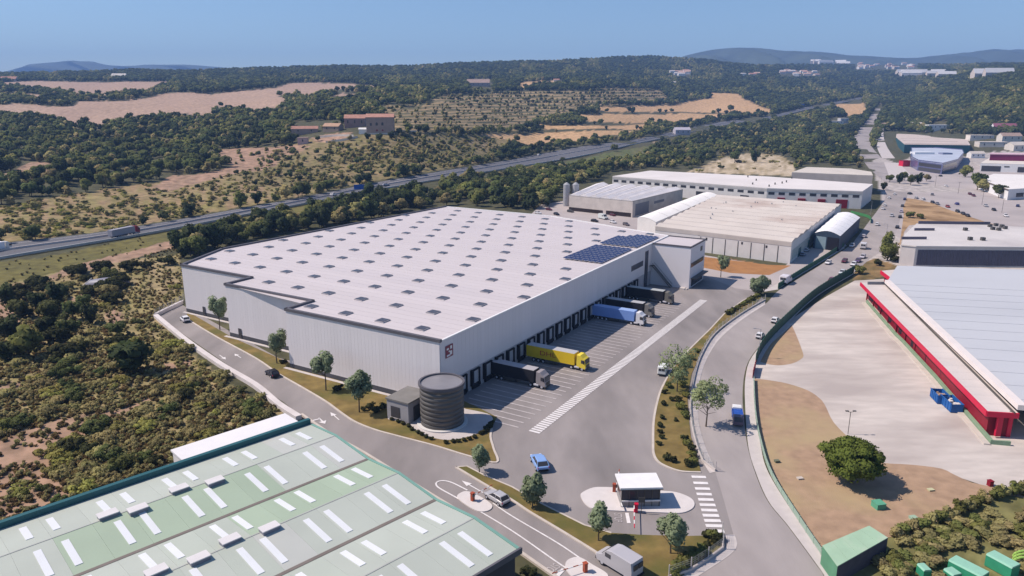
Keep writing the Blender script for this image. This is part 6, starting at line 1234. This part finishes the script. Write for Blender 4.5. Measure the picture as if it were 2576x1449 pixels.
m &= belt | (gr.rand(n) < np.clip((noise2(x, y * 1.5, 60, 31) * .6 + noise2(x, y * 1.6, 20, 32) * .7 - .28) * 1.4, .02, 1))
m &= gr.rand(n) < np.clip((y - 560) / 420, .35, .95) * .17
x, y = x[m], y[m]; D = dist(x, y); cl = noise2(x, y, 45, 33); kd = np.where(cl > .66, 1, np.where(cl < .42, 2, 0)); rr = gr.rand(len(x)); kd[rr < .22] = 3; kd[(rr > .97)] = 4; dark = ((x < 330) & (y < 905) & (noise2(x, y, 50, 34) > .42)) | (y < 792 - .235 * x); kd[dark & (rr < .7)] = 4
size = gr.uniform(.55, 1.25, len(x)); size[dark] *= 1.6; PS = Tn(x, y); order = np.argsort(-(size / D)); order = order[(x[order] > -10)]
BL = ['olive brown scrub bush on the dry slope left of the site road', 'green scrub bush on the dry slope left of the site road', 'yellow green scrub bush on the dry slope left of the site road', 'low brownish scrub bush on the dry slope left of the site road', 'very dark scrub bush on the dry slope left of the site road']
def bzone(px_, py_):
    if py_ < 800 - .235 * px_: return 'in the dark belt below the vineyard track'
    if py_ > 1090 + max(0, 230 - px_) * .25: return 'in front of the teal edged green roof' if px_ > 230 else 'on the pink earth at the lower left'
    if px_ > 520: return 'near the tip of the slope by the white lean-to'
    if px_ > 340: return 'on the slope beside the retaining wall' if py_ < 985 else 'between the pink track and the white lean-to'
    if py_ > 960: return 'along the upper side of the pink dirt track'
    return 'at the left edge of the upper scrubland' if px_ < 140 else 'around the dark round tree in the scrubland'
ind = order[:295]; protos = {}
for i in ind:
    k = int(kd[i]); o = put('scrub_bush', BM[k], None, tuple(PS[i]), float(gr.uniform(0, 6.28)), float(size[i])); zn = bzone(x[i], y[i]); big = 'big ' if size[i] > 1.15 else ''; tag(o, big + BL[k].replace('on the dry slope left of the site road', zn), 'bush', big + ['olive brown', 'green', 'yellow green', 'low brownish', 'very dark'][k] + ' bushes ' + zn); protos.setdefault(k, o)
rest = np.setdiff1d(np.arange(len(x)), ind); mass('scrub', PS[rest], kd[rest], size[rest], [protos[k] for k in range(5)])
# grass tufts, weeds
TU = put('weed_tuft', crown_data('weed_tuft', mat('leaf_dry', (.20, .15, .06), .95, .2, .8, rand=.3), 150, .45, .3, 5, 60, .16, core=False), None, tuple(T(600, 1020)), 0, 1.0); tag(TU, 'dry weed tuft on the slope right by the retaining wall', 'weed')
TU2 = put('weed_tuft', crown_data('weed_tuft', leaf_o, 151, .5, .35, 5, 60, .17, core=False), None, tuple(T(560, 1000)), 0, 1.0); tag(TU2, 'olive weed tuft on the slope right by the retaining wall', 'weed')
n = 16000; x = gr.uniform(-150, 720, n); y = gr.uniform(600, 1380, n); m = inside(x, y, SCRUB)
for p in TRACKS: m &= ~(inside(x, y, p) & (gr.rand(n) > .25))
m |= inside(x, y, VINE) & (gr.rand(n) < .1); x, y = x[m], y[m]; mass('weeds', Tn(x, y), gr.randint(0, 2, len(x)), gr.uniform(.6, 1.5, len(x)), [TU, TU2])
n = 6500; x = gr.uniform(-150, 1310, n); y = gr.uniform(335, 640, n); m = inside(x, y, SCRUBHILL) | (inside(x, y, SPARSE[2][0]) & (gr.rand(n) < .8))
for p in NOTREE: m &= ~inside(x, y, p)
m &= noise2(x, y * 1.6, 30, 44) > .3; x, y = x[m], y[m]; mass('hill_scrub', Tn(x, y), np.where(inside(x, y, SCRUBHILL), np.array([0, 2, 3, 2, 0, 1])[gr.randint(0, 6, len(x))], gr.randint(0, 4, len(x))), np.where(inside(x, y, SCRUBHILL), gr.uniform(.4, 1.0, len(x)), gr.uniform(.6, 1.5, len(x))), [protos[k] for k in range(5)])
for i in range(22):
    x_, y_ = gr.uniform(1735, 2000), gr.uniform(392, 436); tag(put('scrub_bush', BM[[0, 2, 3, 1][i % 4]], None, tuple(T(x_, y_)), float(gr.uniform(0, 6.28)), float(gr.uniform(.9, 1.9))), ['olive', 'yellow green', 'low brown', 'green'][i % 4] + ' bush on the pale rocky ground above the long white factory', 'bush', ['olive', 'yellow green', 'low brown', 'green'][i % 4] + ' bushes on the pale rocky ground')
# silvery covered car under the trees in the scrubland
o = thing('covered_boat', 'long silvery grey tarpaulin covered shape among the dark bushes', 'tarpaulin', T(268, 716), R(5)); mb = MB()
mb.loft([[(xx, math.cos(t) * 3.0 * w, math.sin(t) * 2.6 * w) for t in np.linspace(0, math.pi, 9)] for xx, w in ((-7, .3), (-5, .7), (-1, .95), (3, 1), (6, .8), (7.5, .35))]); mb.build('cover', mat('tarpaulin', (.22, .22, .27), .5, .12, .5), o, True); MB().tube((-6.5, -3, .5), (-3, -3.2, 3.2), .12).build('pole', white_m, o)
# ------------------------------------------------------------------ the air
hz = MB().box(-13000, 13000, -60, 9300, -420, 640).build('haze', [])
hm = bpy.data.materials.new('haze'); hm.use_nodes = True; nt = hm.node_tree
for nd in list(nt.nodes):
    if nd.type != 'OUTPUT_MATERIAL': nt.nodes.remove(nd)
pv = nt.nodes.new('ShaderNodeVolumePrincipled'); pv.inputs['Color'].default_value = (.30, .52, 1, 1); pv.inputs['Density'].default_value = 1.25e-4; pv.inputs['Anisotropy'].default_value = .0
nt.links.new(pv.outputs[0], [q for q in nt.nodes if q.type == 'OUTPUT_MATERIAL'][0].inputs['Volume']); hz.data.materials.append(hm); stuff(hz); hz.display_type = 'WIRE'
